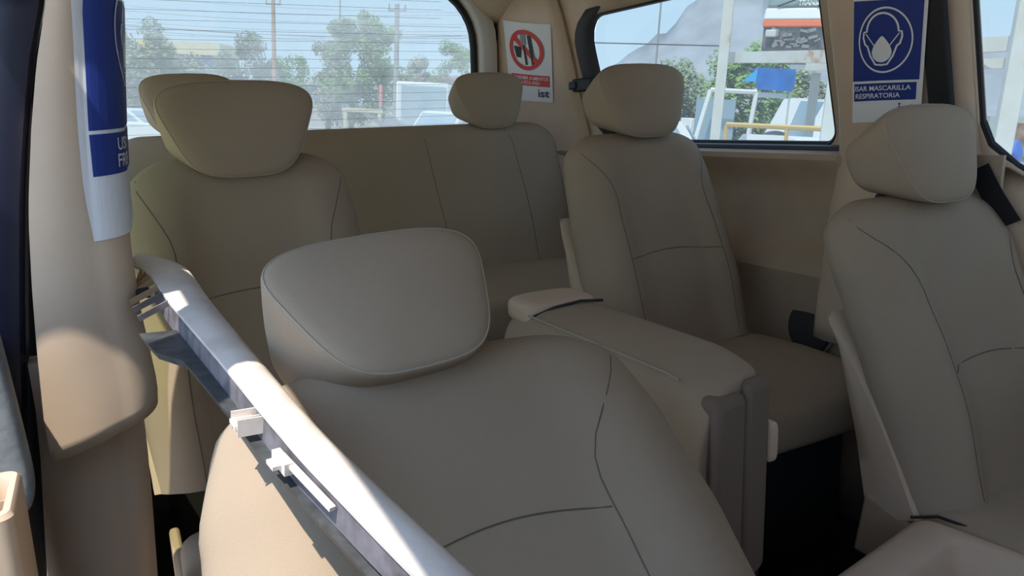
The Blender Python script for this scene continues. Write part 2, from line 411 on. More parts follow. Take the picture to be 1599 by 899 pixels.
# ------------------------------------------------------------------ SEATS
def make_back(root, cx, hy, hz, recl, L, hwt, twist=0, Df=.075, Db=.06, rel=.028, rc=.085, seam=(.42, .60), topw=None, wing=.0, panel=True, insert=True):
    rr = R_(recl)
    tw = Matrix.Rotation(R_(twist), 3, 'Z')
    def W(p):
        x, y, z = p
        q = Vector((x, y*math.cos(rr)+z*math.sin(rr), -y*math.sin(rr)+z*math.cos(rr)))
        return tw @ q + Vector((cx, hy, hz))
    def hw(z):
        t = z/L; h = curve(hwt, t)
        d = z-(L-rc)
        if d > 0: h = h-rc*1.15+rc*1.15*math.sqrt(max(0, 1-(d/rc)**2))
        return h
    def th(z):
        d = z-(L-.075)
        return math.sqrt(max(0.0, 1-(d/.075)**2)) if d > 0 else 1
    def front(u, z):
        a = abs(u); n = 3.2
        y = -Df*(1-a**n)**(1/n)*th(z)
        rl = rel*sst(.35, .66, a)*(1-sst(.72, 1.0, a)*.9)*lin([(0, .9), (.5, 1), (.8, .6), (.93, .1), (1, 0)], z/L)
        lum = .018*math.exp(-((z/L-.30)/.18)**2)*(1-a**2)
        return y-rl*th(z)-lum*th(z)
    def P(u, z, off=0): return W((u*hw(z), front(u, z)-off, z))
    rings = []; zs = []; k = 0
    zs = [L*i/30*.88 for i in range(31)]+[L-.12*L*(1-math.sin(PI/2*i/14)) for i in range(1, 15)]
    zs = sorted(set(round(z, 5) for z in zs)); zs[-1] = L-.0004
    NU = 28
    for z in zs:
        ring = []
        for i in range(NU+1):
            u = -math.cos(PI*i/NU); ring.append(W((u*hw(z), front(u, z), z)))
        for i in range(1, 14):
            u = math.cos(PI*i/14); a = abs(u)
            ring.append(W((u*hw(z), Db*(1-a**2.6)**(1/2.6)*th(z), z)))
        rings.append(ring)
    bk = MB().loft(rings).build('backrest', FAB, root, ang=80)
    # seams
    mb = MB(); us, uc = seam[1], seam[0]
    for s in (-1, 1):
        mb.tube([P(s*(us+.03*(1-z/L)+(.97-us)*sst(.62, .97, z/L)**1.6), z, .0) for z in [L*(.02+.91*i/24) for i in range(25)]], .0010, 5)
    zc = uc*L
    mb.tube([P(-us+2*us*i/20, zc+.02*math.cos(PI*(i/20-.5))-.012, .0008) for i in range(21)], .0010, 5)
    if insert: mb.build('seam', SEAM, bk)
    if panel:   # hard shell behind, showing as a pale wedge on the flank
        rings = []
        for i in range(17):
            z = .66*L*i/16; q = i/16; h = curve(hwt, z/L)+.008*(1-q)
            yf = lerp(-.035, .055, q**1.2); yb = lerp(.10, .068, q)
            ring = [W((-h*.93, yf, z)), W((-h, yf+.008, z)), W((-h*1.0, (yf+yb)/2, z)), W((-h*.97, yb-.01, z)), W((-h*.9, yb, z)), W((0, yb+.01, z)), W((h*.9, yb, z)), W((h*.97, yb-.01, z)), W((h, (yf+yb)/2, z)), W((h, yf+.008, z)), W((h*.93, yf, z)), W((0, yf+.03, z))]
            rings.append(ring)
        MB().loft(rings).build('back_shell', PLA, root, ang=50)
    return W, P, hw
def make_headrest(root, W, zc, tilt, wt=.148, h=.108, yf=-.075, yb=.075, yc=0.0, xo=0, bot=.60, posts=True, L=.6, roll=0):
    """zc: height of the head restraint centre in backrest coordinates"""
    rt = R_(tilt); cr = math.cos(R_(roll)); sr = math.sin(R_(roll))
    def H(x, y, z):
        x, z = x*cr+z*sr, -x*sr+z*cr
        y2 = y*math.cos(rt)-z*math.sin(rt); z2 = y*math.sin(rt)+z*math.cos(rt)
        return W((x+xo, y2+yc, z2+zc))
    def outl(a, m, q):   # a angle, m front->back mix, q scale
        n = lerp(4.2, 3.2, m); c, s = math.cos(a), math.sin(a)
        ex = abs(c)**(2/n)*(1 if c > 0 else -1); ez = abs(s)**(2/n)*(1 if s > 0 else -1)
        zt = lerp(h, h*.72, m); zbm = lerp(-h, -h*.42, m)
        z = lerp(zbm, zt, (ez*q+1)/2)
        wz = lerp(lerp(wt*bot, wt*.80, m), lerp(wt, wt*.86, m), sst(-.1, 1.0, (ez+1)/2)*.35+.65*(ez+1)/2)
        arch = lerp(.010, .0, m)*(1-ex*ex)*(1 if ez > 0 else -.6)*q
        return ex*wz*q, z+arch
    rings = []; N = 56
    spec = [(0, .02, -.016), (0, .35, -.0145), (0, .65, -.011), (0, .85, -.006), (0, .93, -.0015), (0, .975, .003), (.02, .995, .010), (.08, 1.0, .018)]
    D = yb-yf
    def add(m, q, y): rings.append([H(*(lambda o: (o[0], y, o[1]))(outl(2*PI*k/N, m, q))) for k in range(N)])
    for m, q, y in spec: add(m, q, yf+y)
    for i in range(1, 9):
        t = i/9; add(.08+.72*t, 1+.018*math.sin(PI*t), yf+.018+(D-.06)*t)
    for i in range(1, 11):
        a = PI/2*i/10; add(.8+.2*math.sin(a), max(.02, math.cos(a)**.8), yb-.042+.042*math.sin(a))
    hd = MB().loft(rings).build('headrest', FAB, root, ang=80)
    ring = [H(*(lambda o: (o[0], yf+.0035, o[1]))(outl(2*PI*k/N, 0, .978))) for k in range(N+2)]
    MB().tube(ring, .0014, 6, False).build('piping', PIPE, hd)
    if posts:
        for s in (-1, 1):
            p0 = H(s*.055, .02, -h*.3); p1 = W((s*.055+xo, .012, L-.04))
            MB().tube([p0, lerp(p0, p1, .5), p1], .0055, 12).build('post', CHR, root)
            gq = W((s*.055+xo, .010, L-.005)); d = (p0-p1).normalized()
            MB().tube([gq-d*.01, gq+d*.012, gq+d*.017], [.017, .015, .009], 14).build('post_guide', DRK, root)
    return hd
def superbox(c, d, n1=6, n2=6, seg=40, rg=20, fn=None):
    """rounded cushion shape"""
    c = Vector(c); mb = MB(); rings = []
    for i in range(rg+1):
        a = -PI/2+PI*i/rg; a = max(-PI/2+.004, min(PI/2-.004, a)); ca, sa = math.cos(a), math.sin(a)
        zz = abs(sa)**(2/n1)*(1 if sa > 0 else -1); rr_ = abs(ca)**(2/n1); ring = []
        for k in range(seg):
            b = 2*PI*k/seg; cb, sb = math.cos(b), math.sin(b)
            x = abs(cb)**(2/n2)*(1 if cb > 0 else -1)*rr_; y = abs(sb)**(2/n2)*(1 if sb > 0 else -1)*rr_
            p = Vector((x*d[0]/2, y*d[1]/2, zz*d[2]/2))
            if fn: p = fn(p, x, y, zz)
            ring.append(c+p)
        rings.append(ring)
    return mb.loft(rings)
def crown(p, x, y, z):
    if z > 0: p.z += .018*(1-y*y)-.012*(1-abs(x)**2)
    return p
HW = [(0, .250), (.3, .262), (.55, .258), (.75, .245), (.9, .232), (1, .220)]
def seat(cx, hy, hz, recl, L, label, group, name='passenger_seat', twist=0, hr=None, cushion=None, hwt=HW, base=True, cat='seat', **k):
    root = empty(name, (cx, hy, FLOOR), label, cat, group)
    W, P, hw = make_back(root, cx, hy, hz, recl, L, hwt, twist, **k)
    h = dict(zc=L+.135, tilt=-4, L=L); h.update(hr or {})
    make_headrest(root, W, **h)
    if cushion:
        (cy, zt, dx, dy, dz) = cushion
        superbox((cx, cy, zt-dz/2), (dx, dy, dz), 5, 6, fn=crown).build('cushion', FAB, root, ang=80)
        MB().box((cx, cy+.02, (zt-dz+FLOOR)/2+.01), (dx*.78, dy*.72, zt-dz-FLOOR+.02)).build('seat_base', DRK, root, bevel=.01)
        for s in (-1, 1):
            MB().prism([(cx+s*(dx/2-.012), cy+dy/2+.04, zt-.02), (cx+s*(dx/2-.012), cy+dy/2+.06, zt-.16), (cx+s*(dx/2-.012), cy-dy*.22, zt-.17), (cx+s*(dx/2-.012), cy-dy*.15, zt-.10)], (s*.022, 0, 0)).build('hinge_cover', PLB, root, bevel=.008)
    return root, W, P
HWF = [(0, .330), (.3, .330), (.55, .325), (.75, .305), (.9, .280), (1, .255)]
sF = seat(.350, .46, -.82, 42, .69, 'fabric front seat reclined in the foreground, loose pillar trim lying across it', None,
     'front_seat', hr=dict(zc=.69+.030, tilt=-10, wt=.160, h=.103, yf=-.085, yb=.085, yc=-.015, roll=-4, xo=-.045), cushion=(.30, -.84, .56, .46, .16), panel=False, hwt=HWF, seam=(.63, .43), rc=.10)
HWD = [(0, .262), (.3, .250), (.5, .250), (.65, .258), (.82, .268), (.9, .264), (1, .246)]
sD = seat(1.582, .86, -.80, 22, .65, "upright fabric front seat at the photo's right edge, by the door window", None,
     'front_seat', hr=dict(zc=.65+.060, tilt=2, yc=-.035, wt=.168, h=.102), cushion=(.66, -.76, .52, .5, .16), hwt=HWD, rel=.04)
sL = seat(1.395, 1.64, -.66, 21, .645, 'fabric second-row seat with raised headrest in front of the side window', None,
     'rear_seat', hr=dict(zc=.645+.068, tilt=6, yc=-.03, wt=.168, h=.100, xo=.015), cushion=(1.40, -.63, .52, .54, .15), rel=.034)
sR = seat(.280, 1.65, -.73, 12, .685, 'fabric second-row seat behind the near door pillar, headrest overlapping another', None,
     'rear_seat', hr=dict(zc=.685+.036, tilt=0, yc=-.03, wt=.175, h=.094), cushion=(1.46, -.82, .46, .40, .12), seam=(.56, .62))
# bench
bench = empty('bench_seat', (.82, 2.55, FLOOR), 'wide rearmost fabric bench seat below the rear window', 'bench')
BW = [(0, .80), (.5, .80), (.8, .79), (1, .775)]
Wb, Pb, hb = make_back(bench, .82, 2.52, -.56, 14, .56, BW, Df=.07, rel=.012, rc=.09, panel=False, insert=False)
mb = MB()
for u in (-.28, .28, -.72, .72): MB().tube([Pb(u+.04*math.copysign(1, u)*(1-i/20), .02+.50*i/20, 0) for i in range(21)], .0010, 5).build('seam', SEAM, bench)
for xo in (-.53, .51): make_headrest(bench, Wb, .56+.068, 0, wt=.155, h=.098, yf=-.07, yb=.07, xo=xo, L=.56)
superbox((.82, 2.24, -.60), (1.60, .56, .17), 6, 10, seg=60, fn=None).build('cushion', FAB, bench, ang=80)
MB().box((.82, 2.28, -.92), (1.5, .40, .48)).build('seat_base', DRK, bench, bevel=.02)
# folded middle seat of the second row
fold = empty('folding_seat', (.80, 1.25, FLOOR), 'narrow fabric middle seat folded flat between the two rows, plastic hinge on top', 'seat')
def fsec(y):
    t = (y-.85)/.67
    zt = lin([(0, -.425), (.15, -.405), (.9, -.405), (1, -.43)], t); q = math.sqrt(max(0, 1-max(0, (.05-t)/.05)**2)) if t < .05 else 1
    pts = [(.975, zt-.30), (.985, zt-.10), (.983, zt-.04), (.965, zt-.008), (.93, zt+.0), (.87, zt-.002), (.83, zt-.008), (.80, zt-.022), (.785, zt-.05), (.772, zt-.10), (.765, zt-.18), (.76, zt-.30), (.78, zt-.33), (.94, zt-.33)]
    cx, cz = .85, zt-.16
    return [Vector((cx+(x-cx)*lerp(.93, 1, q), y+max(0, x-.8)*.4*(1-t), cz+(z-cz)*lerp(.93, 1, q))) for x, z in pts]
rings = [fsec(.85+.67*(1-math.cos(PI*i/24))/2) for i in range(25)]
fb = MB().loft(rings).build('backrest', FAB, fold, sub=1, ang=180)
MB().tube([fsec(.93+.56*i/16)[7]+Vector((-.001, 0, .002)) for i in range(17)], .0025, 6).build('piping', PIPE, fb)
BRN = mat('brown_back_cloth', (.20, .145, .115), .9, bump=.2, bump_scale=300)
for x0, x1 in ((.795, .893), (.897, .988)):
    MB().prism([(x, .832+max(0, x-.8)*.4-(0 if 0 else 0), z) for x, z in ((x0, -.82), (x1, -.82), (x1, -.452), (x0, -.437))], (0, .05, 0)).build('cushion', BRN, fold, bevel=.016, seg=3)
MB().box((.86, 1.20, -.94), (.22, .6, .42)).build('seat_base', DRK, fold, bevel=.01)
superbox((.885, 1.475, -.425), (.19, .13, .06), 4, 4).build('hinge_cover', PLA, fold)
MB().tube([(.80, 1.42, -.428), (.85, 1.40, -.408), (.91, 1.39, -.40), (.965, 1.385, -.405)], .0035, 8).build('hinge_pin', DRK, fold)
superbox((.992, .915, -.575), (.022, .03, .075), 5, 5).build('lever', PLA, fold)
# ------------------------------------------------------------------ console tray lower right
tray = empty('console_tray', (1.0, .70, FLOOR), 'folded beige middle backrest with a recessed tray at the bottom right corner', 'console')
def tpt(px, py, z=-.765): return pt(px, py, z=z)
pA = tpt(1290, 899); pB = tpt(1436, 797); pC = tpt(1599, 842)
ex_ = (pB-pA).normalized(); ey_ = Vector((ex_.y, -ex_.x, 0)).normalized()   # ey_ points towards the camera side
if ey_.y > 0: ey_ = -ey_
Lx = (pB-pA).length+.10
O = pB
def tp(a, b, z): return O-ex_*a+ey_*b+Vector((0, 0, z))
mb = MB()
def rr2(x0, x1, y0, y1, r, z, n=6): return [tp(a, b, z) for a, b in rrect(x0, x1, y0, y1, r, n)]
xo0, xo1, yo0, yo1 = .0, Lx+.2, .0, .42
i0, i1, j0, j1 = .055, .26, .09, .34
rings = [rr2(xo0+.004, xo1, yo0+.004, yo1, .03, -.16), rr2(xo0, xo1, yo0, yo1, .03, -.03), rr2(xo0+.006, xo1-.006, yo0+.006, yo1, .03, -.008), rr2(xo0+.02, xo1-.02, yo0+.02, yo1-.02, .03, 0),
         rr2(i0-.012, i1+.012, j0-.012, j1+.012, .035, .002), rr2(i0, i1, j0, j1, .03, -.006), rr2(i0+.012, i1-.012, j0+.012, j1-.012, .03, -.085), rr2(i0+.03, i1-.03, j0+.03, j1-.03, .02, -.09)]
MB().loft(rings).build('backrest_tray', PLA, tray, ang=50)
MB().box((O-ex_*.12+ey_*.2+Vector((0, 0, -.26))), (.25, .3, .22)).build('seat_base', DRK, tray)
mb = MB().tube([tp(.03, -.002, -.004), tp(-.01, .03, -.004), tp(-.012, .10, -.004)], .003, 6); mb.build('slot', BLK, tray)
# ------------------------------------------------------------------ loose pillar garnish
TP = [pt(212, 402, y=1.42), pt(262, 420, y=1.38), pt(300, 470, y=1.22), pt(372, 555, y=.93), pt(470, 670, y=.70), pt(560, 762, y=.60), pt(650, 850, y=.52), pt(745, 940, y=.46)]
def cr(ps, n):
    out = []
    for i in range(len(ps)-1):
        p0 = ps[max(i-1, 0)]; p1 = ps[i]; p2 = ps[i+1]; p3 = ps[min(i+2, len(ps)-1)]
        for k in range(n):
            t = k/n; out.append(.5*((2*p1)+(-p0+p2)*t+(2*p0-5*p1+4*p2-p3)*t*t+(-p0+3*p1-3*p2+p3)*t**3))
    return out+[ps[-1]]
path = cr(TP, 6)
garn = empty('pillar_trim_piece', TP[-1], 'long loose beige plastic pillar trim lying diagonally over the foreground seat', 'car trim')
def gframe(i):
    t = (path[min(i+1, len(path)-1)]-path[max(i-1, 0)]).normalized()
    view = path[i].normalized()
    n = Vector((.10, -.35, 1)); n = (n-t*n.dot(t)).normalized(); s = t.cross(n).normalized()
    if s.x < 0: s = -s
    return t, n, s
def gpt(i, a, d):    # a across (right +), d along the outer normal
    t, n, s = gframe(i); return path[i]+s*a+n*d
NP = len(path)
def gw(i): return lin([(0, .024), (6, .034), (12, .031), (18, .0235), (24, .020), (NP-1, .021)], i)
rings = [[gpt(i, -gw(i), -.004), gpt(i, -gw(i), .0), gpt(i, -gw(i)*.5, .004), gpt(i, 0, .006), gpt(i, gw(i)*.5, .004), gpt(i, gw(i)*.85, -.002), gpt(i, gw(i), -.012), gpt(i, gw(i)*1.02, -.03), gpt(i, gw(i)*.95, -.03), gpt(i, gw(i)*.92, -.012), gpt(i, gw(i)*.7, -.005), gpt(i, 0, .001)] for i in range(NP)]
MB().loft(rings).build('outer_face', GARN, garn, ang=35)
rings = [[gpt(i, -gw(i)+.002, -.003), gpt(i, -gw(i)+.0, -.028-.01*lin([(0, 1), (12, 1), (NP-1, 0)], i)), gpt(i, -gw(i)+.004, -.028-.01*lin([(0, 1), (12, 1), (NP-1, 0)], i)), gpt(i, -gw(i)+.006, -.004)] for i in range(8, NP)]
MB().loft(rings).build('inner_flange', GDRK, garn, smooth=False)
# upper inner box with ribs
OC = mat('garnish_rib_plastic', (.42, .30, .18), .6)
for k, i in enumerate((3, 5, 6.5, 7.5, 9, 10.2, 11.5)):
    i0_ = int(i); t, n, s = gframe(i0_); pc_ = lerp(path[i0_], path[i0_+1], i-i0_); wd_ = gw(i0_)
    d_ = (-s*.9-t*(-.25)-n*.35).normalized(); q_ = t.cross(d_).normalized(); t2 = d_.cross(q_)
    c = pc_-s*wd_-n*.006+d_*.022
    rot = Matrix((d_, t2, q_)).transposed()
    MB().box(c, (.048, .003, .009), rot).build('rib', OC if k < 5 else GDRK, garn, smooth=False)
t, n, s = gframe(8); rot = Matrix((s, t, n)).transposed()
MB().box(path[8]-s*(gw(8)+.020)-n*.020, (.026, .020, .014), rot).build('metal_clip', DRK, garn, bevel=.002)
mbx = MB()
rings = [[gpt(i, -gw(i), -.036), gpt(i, -gw(i)-q, -.040), gpt(i, -gw(i)-q-.004, -.030), gpt(i, -gw(i), -.030)] for i, q in ((13, .046), (14, .044), (15, .040), (16, .016), (17, .014), (20, .01), (24, .008), (NP-1, .008))]
mbx.loft(rings).build('bracket', mat('garnish_bracket', (.06, .065, .07), .5, noise_amt=.3, noise_scale=40), garn, smooth=False)
for i, sc in ((22, 1), (25, .7)):
    t, n, s = gframe(i); rot = Matrix((s, t, n)).transposed(); c = path[i]-s*(gw(i)+.008)-n*.014
    q = MB().box(c-s*.006*sc, (.022*sc, .022*sc, .004), rot)
    if sc == 1:
        q.box(c+t*.012, (.030, .002, .018), rot); q.box(c-t*.012, (.030, .002, .018), rot); q.box(c, (.026, .002, .012), rot)
    else: q.box(c, (.008, .030, .012), rot)
    q.build('clip', GARN, garn, smooth=False)
t, n, s = gframe(28)
MB().box(path[27]-s*(gw(27)+.004)-n*.012, (.006, .085, .004), Matrix((s, t, n)).transposed()).build('clip', GARN, garn, smooth=False)
# ------------------------------------------------------------------ door edge and seals at far left
rows = []
for k in range(14):
    py = -60+k*75
    r_ = lin([(-60, 74), (0, 68), (100, 50), (200, 42), (300, 36), (500, 36), (700, 42), (1000, 52)], py)
    rows.append([pt(x, py, y=1.36) for x in (-70, r_-30)]+[pt(r_-8, py, y=1.365), pt(r_, py, y=1.385), pt(r_+1, py, y=1.42)])
tag(MB().grid(rows).build('door_1', NAVY, solid=.004), kind='structure')
rows = [[pt(x, py, y=1.43) for x in (-5, 30, 66 if py < 500 else 88)] for py in (-60, 300, 600, 950)]
tag(MB().grid(rows).build('trim_11', BLK, solid=.01), kind='structure')
mb = superbox((0, 0, 0), (.12, .06, .30), 6, 5)
pc = pt(-8, 640, y=1.16)+Vector((-.035, 0, 0))
o = mb.build('grab_pad', GREYD, xf=Matrix.Translation(pc) @ Matrix.Rotation(R_(-3), 4, 'Y')); tag(o, 'scuffed dusty grey rubber pad on the dark door edge at far left', 'pad')
# beige bin
pc = pt(-6, 768, y=.80); bx = empty('plastic_bin', pc+Vector((-.06, 0, -.3)), 'beige open-topped plastic bin in the bottom left corner', 'bin')
rr_o = lambda z, g: [pc+Vector((a, b, z)) for a, b in rrect(-.14+g, .017-g, -.06+g, .05-g, .012)]
MB().loft([rr_o(-.30, .004), rr_o(-.02, .0), rr_o(-.004, .0), rr_o(0, .003), rr_o(0, .008), rr_o(-.004, .010), rr_o(-.06, .012), rr_o(-.06, .03)]).build('shell', PLA, bx)
mb = MB()
for k in range(4): mb.box(pc+Vector((-.012-.03*k, 0, -.028)), (.002, .095, .045))
mb.box(pc+Vector((-.06, -.01, -.028)), (.14, .002, .045))
mb.build('divider', PLB, bx, smooth=False)
# added unseen bracket, outline cut to shade pillar and seat; the front of the cab around the camera
tag(MB().prism([(-.60, 1.082, .43), (-.36, 1.078, .43), (-.24, 1.062, .43), (-.15, 1.062, .43), (-.15, .98, .43), (-.33, .80, .43), (-.33, .62, .43), (-.22, .60, .43), (-.14, .68, .43), (-.05, .68, .43), (-.05, 1.20, .43), (-.12, 1.10, .43), (-.15, 1.185, .43), (-.60, 1.185, .43)], (0, 0, .04)).build('shade_bracket', NAVY, smooth=False), kind='structure')
tag(MB().box((-.56, .05, -.80), (.06, 1.9, .70)).build('door_2', NAVY, smooth=False), kind='structure')
tag(MB().box((.66, -.95, -.60), (2.38, .10, 1.10)).build('wall_front', DRK, smooth=False), kind='structure')
tag(MB().box((.66, -.1, FLOOR-.02), (2.38, 1.8, .04)).build('floor', CARP, smooth=False), kind='structure')
tag(MB().box((1.80, .3, -.90), (.05, 2.4, .56)).build('trim_13', PLB, smooth=False), kind='structure')
tag(MB().box((.66, -.95, .42), (2.38, .10, .34)).build('trim_14', HEAD, smooth=False), kind='structure')
tag(MB().box((-.165, 1.29, -.73), (.02, .15, .86)).build('sun_block_plate', BLK, bevel=.01), kind='structure')  # added plate that keeps the sun off the lower pillar
# ------------------------------------------------------------------ speaker, belt parts
spk = empty('speaker_grille', (1.755, 1.474, -.70), 'round dark cloth speaker grille low on the side wall', 'speaker')
def disc(c, ax, r, d, n=48): 
    ax = Vector(ax).normalized(); a = ax.orthogonal().normalized(); b = ax.cross(a); c = Vector(c)
    return MB().loft([[c+a*r*q*math.cos(2*PI*k/n)+b*r*q*math.sin(2*PI*k/n)+ax*h for k in range(n)] for q, h in ((1, 0), (1, d*.6), (.95, d), (.5, d*1.1), (.02, d*1.15))])
sx = lowx(-.615, 0)-.028
disc((sx, 1.474, -.615), (-1, 0, .10), .076, .010).build('grille', SPK, spk)
MB().tube([(sx-.002, 1.474+.078*math.cos(a), -.615+.078*math.sin(a)) for a in [2*PI*k/40 for k in range(42)]], .004, 6, False).build('ring', PLB, spk)
a_, b_ = pt(1528, 262, x=1.75), pt(1578, 350, x=1.78)
s_ = (b_-a_).normalized(); q_ = s_.cross(Vector((1, 0, 0))).normalized()
tag(MB().loft([[p+q_*.024*i+Vector((j*.0012, 0, 0)) for i, j in ((-1, -1), (1, -1), (1, 1), (-1, 1))] for p in (a_, lerp(a_, b_, .5)+Vector((-.006, 0, 0)), b_)]).build('seat_belt', BLK, smooth=False), 'black seat belt strap behind the right-hand seat shoulder', 'seat belt')
# ------------------------------------------------------------------ posters
FONT = bpy.data.curves.new('f', 'FONT')
def text_pts(s, size, bold=.0):
    cu = bpy.data.curves.new('t', 'FONT'); cu.body = s; cu.size = size; cu.align_x = 'LEFT'; cu.offset = bold; cu.resolution_u = 3
    ob = bpy.data.objects.new('t', cu); C.collection.objects.link(ob); dg = bpy.context.evaluated_depsgraph_get()
    me = bpy.data.meshes.new_from_object(ob.evaluated_get(dg)); v = [(p.co.x, p.co.y) for p in me.vertices]; f = [list(p.vertices) for p in me.polygons]
    bpy.data.objects.remove(ob); bpy.data.meshes.remove(me); return v, f
def patch(x0, y0, x1, y1, n=14, m=10):
    return [(lerp(x0, x1, i/n), lerp(y0, y1, j/m)) for j in range(m+1) for i in range(n+1)], [[j*(n+1)+i, j*(n+1)+i+1, (j+1)*(n+1)+i+1, (j+1)*(n+1)+i] for j in range(m) for i in range(n)]
def ring2(cx, cy, r0, r1, n=48, sx=1, sy=1, a0=0, a1=360):
    v = []; 
    for k in range(n+1):
        a = R_(lerp(a0, a1, k/n)); v += [(cx+sx*r0*math.cos(a), cy+sy*r0*math.sin(a)), (cx+sx*r1*math.cos(a), cy+sy*r1*math.sin(a))]
    return v, [[2*k, 2*k+1, 2*k+3, 2*k+2] for k in range(n)]
def stroke(pts, w, closed=False):
    ps = [Vector(p) for p in pts]; n = len(ps); v = []
    for i in range(n):
        a = ps[i-1] if (i or closed) else ps[i]; b = ps[(i+1) % n] if (i < n-1 or closed) else ps[i]; t = (b-a).normalized(); q = Vector((-t.y, t.x))*w/2
        v += [tuple(ps[i]+q), tuple(ps[i]-q)]
    k = n if closed else n-1
    return v, [[2*i, 2*i+1, (2*i+3) % (2*n), (2*i+2) % (2*n)] for i in range(k)]
def merge(*ps):
    V, F = [], []
    for v, f in ps:
        k = len(V); V += v; F += [[i+k for i in q] for q in f]
    return V, F
def shift(p, dx, dy, sx=1, sy=1): return [(x*sx+dx, y*sy+dy) for x, y in p[0]], p[1]
def fit(p, x0, y0, x1, y1):
    xs = [q[0] for q in p[0]]; ys_ = [q[1] for q in p[0]]; a, b = min(xs), max(xs); c, d = min(ys_), max(ys_)
    return [(lerp(x0, x1, (x-a)/(b-a)), lerp(y0, y1, (y-c)/(d-c))) for x, y in p[0]], p[1]
def put(p, fn, off, name, m, parent):
    mb = MB(); mb.add([fn(x, y, off) for x, y in p[0]], p[1]); return mb.build(name, m, parent, smooth=False)
def head_icon(cx, cy, s):
    L_ = []
    hd = [(math.cos(a)*.47, .28+math.sin(a)*.50) for a in [R_(180-180*k/20) for k in range(21)]]
    hd += [(.56, .26), (.58, .12), (.52, -.08), (.44, -.14), (.34, -.42), (.18, -.66), (.0, -.68), (-.18, -.66), (-.34, -.42), (-.44, -.14), (-.52, -.08), (-.58, .12), (-.56, .26)]
    head = stroke(hd, .055, True)
    strap = merge(stroke([(-.50, .22), (-.22, -.14)], .03), stroke([(.50, .22), (.22, -.14)], .03))
    mk = []
    for k in range(40):
        a = 2*PI*k/40; r = .30; x = r*math.cos(a)*(1 if math.sin(a) < 0 else (1-.55*math.sin(a)**1.5)); y = -.30+(.30 if math.sin(a) < 0 else .44)*math.sin(a); mk.append((x, y))
    mask = ([(0, -.25)]+mk, [[0, 1+k, 1+(k+1) % 40] for k in range(40)])
    return shift(merge(head, strap, mask), cx, cy, s, s)
# poster on the photo-right B pillar:  corner pixels -> plane coordinates on the pillar surface
def pl_surf(px, py, x=None): pass
def quad_fn(tl, tr, bl, br, nrm, curl=0):
    tl, tr, bl, br = map(Vector, (tl, tr, bl, br)); nrm = Vector(nrm).normalized()
    def fn(u, v, off=0):   # u 0..1 left to right, v 0..1 bottom to top
        a = lerp(bl, br, u); b = lerp(tl, tr, u)
        return lerp(a, b, v)+nrm*(off+.006*math.sin(PI*u)*curl)
    return fn
def wpt(px, py, off): 
    # point where a pixel ray meets the pillar face (x = wall - off)
    x = 1.74
    for _ in range(8):
        p = pt(px, py, x=x); x = wfn(p.y, p.z).x-off
    return p
pr = empty('mask_poster', wpt(1390, 185, .064), 'blue and white face-mask safety poster on the pillar behind the right-hand headrest', 'poster')
nR = Vector((-1, -.15, .1))
fR = quad_fn(wpt(1333, -9, .070), wpt(1451, -14, .070), wpt(1331, 192, .070), wpt(1437, 188, .070), nR, 1)
put(patch(0, 0, 1, 1, 14, 4), fR, .0, 'paper', PAPER, pr)
put(patch(.01, .335, .955, .945), fR, .0012, 'blue_panel', BLUE, pr)
put(patch(.03, .175, .925, .315), fR, .0012, 'caption_panel', BLUE, pr)
asp = .57
rg = ring2(0, 0, .93, .985)
put(shift(rg, .475, .645, .385, .255), fR, .0024, 'ring', PAPER, pr)
put(shift(head_icon(0, 0, 1), .44, .64, .47, .27), fR, .0024, 'masked_head', PAPER, pr)
put(fit(text_pts('USAR MASCARILLA', .1, .0012), .0, .255, .86, .295), fR, .0024, 'lettering', PAPER, pr)
put(fit(text_pts('RESPIRATORIA', .1, .0012), .06, .195, .72, .235), fR, .0024, 'lettering', PAPER, pr)
put(fit(text_pts('ist', .1, .0015), .70, .065, .93, .15), fR, .0024, 'logo', NAVI, pr)
# no-food sign on the rear pillar
def dpt(px, py):
    best = None
    for i in range(81):
        t = i/80
        for j in range(1): 
            d = ray(px, py)
            z = 0.2
            for _ in range(6):
                q = dsurf(t, z); z = d.z*(q.xy.length/d.xy.length)
            q = dsurf(t, z); e = abs(q.x*d.y-q.y*d.x)/d.xy.length
            if best is None or e < best[0]: best = (e, t, z)
    return best[1], best[2]
cs = [dpt(*p) for p in ((787, 31), (861, 38), (799, 155), (866, 160))]
def fD(u, v, off=0):
    t = lerp(lerp(cs[2][0], cs[3][0], u), lerp(cs[0][0], cs[1][0], u), v); z = lerp(lerp(cs[2][1], cs[3][1], u), lerp(cs[0][1], cs[1][1], u), v)
    return dsurf(t, z, .010+off)
ns = empty('no_food_sign', fD(.5, 0), 'small white no-food-or-drink sign with red ring on the rear pillar', 'sign')
put(patch(0, 0, 1, 1), fD, 0, 'paper', PAPER, ns)
put(patch(.10, .20, .95, .345), fD, .0015, 'caption_panel', RED, ns)
put(merge(stroke([(.33, .83), (.58, .52)], .05), ), fD, .0028, 'cutlery', INK, ns) if False else None
fork = merge(stroke([(.47, .86), (.47, .70)], .10), stroke([(.475, .72), (.495, .48)], .045))
put(merge(stroke([(.475, .72), (.50, .47)], .045), stroke([(.60, .85), (.655, .46)], .075), ([(.24, .70), (.42, .69), (.38, .555), (.28, .56)], [[0, 1, 2, 3]])), fD, .0026, 'cutlery_and_cup', INK, ns)
put(stroke([(.47, .86), (.475, .72)], .11), fD, .0026, 'fork_head', mat('grey_ink', (.25, .27, .30), .6), ns)
put(merge(shift(ring2(0, 0, .80, 1), .50, .655, .37, .255), stroke([(.25, .82), (.75, .49)], .075)), fD, .0036, 'prohibition_ring', RED, ns)
put(fit(text_pts('CONSUMIR ALIMENTOS', .1, .001), .13, .28, .93, .325), fD, .003, 'lettering', PAPER, ns)
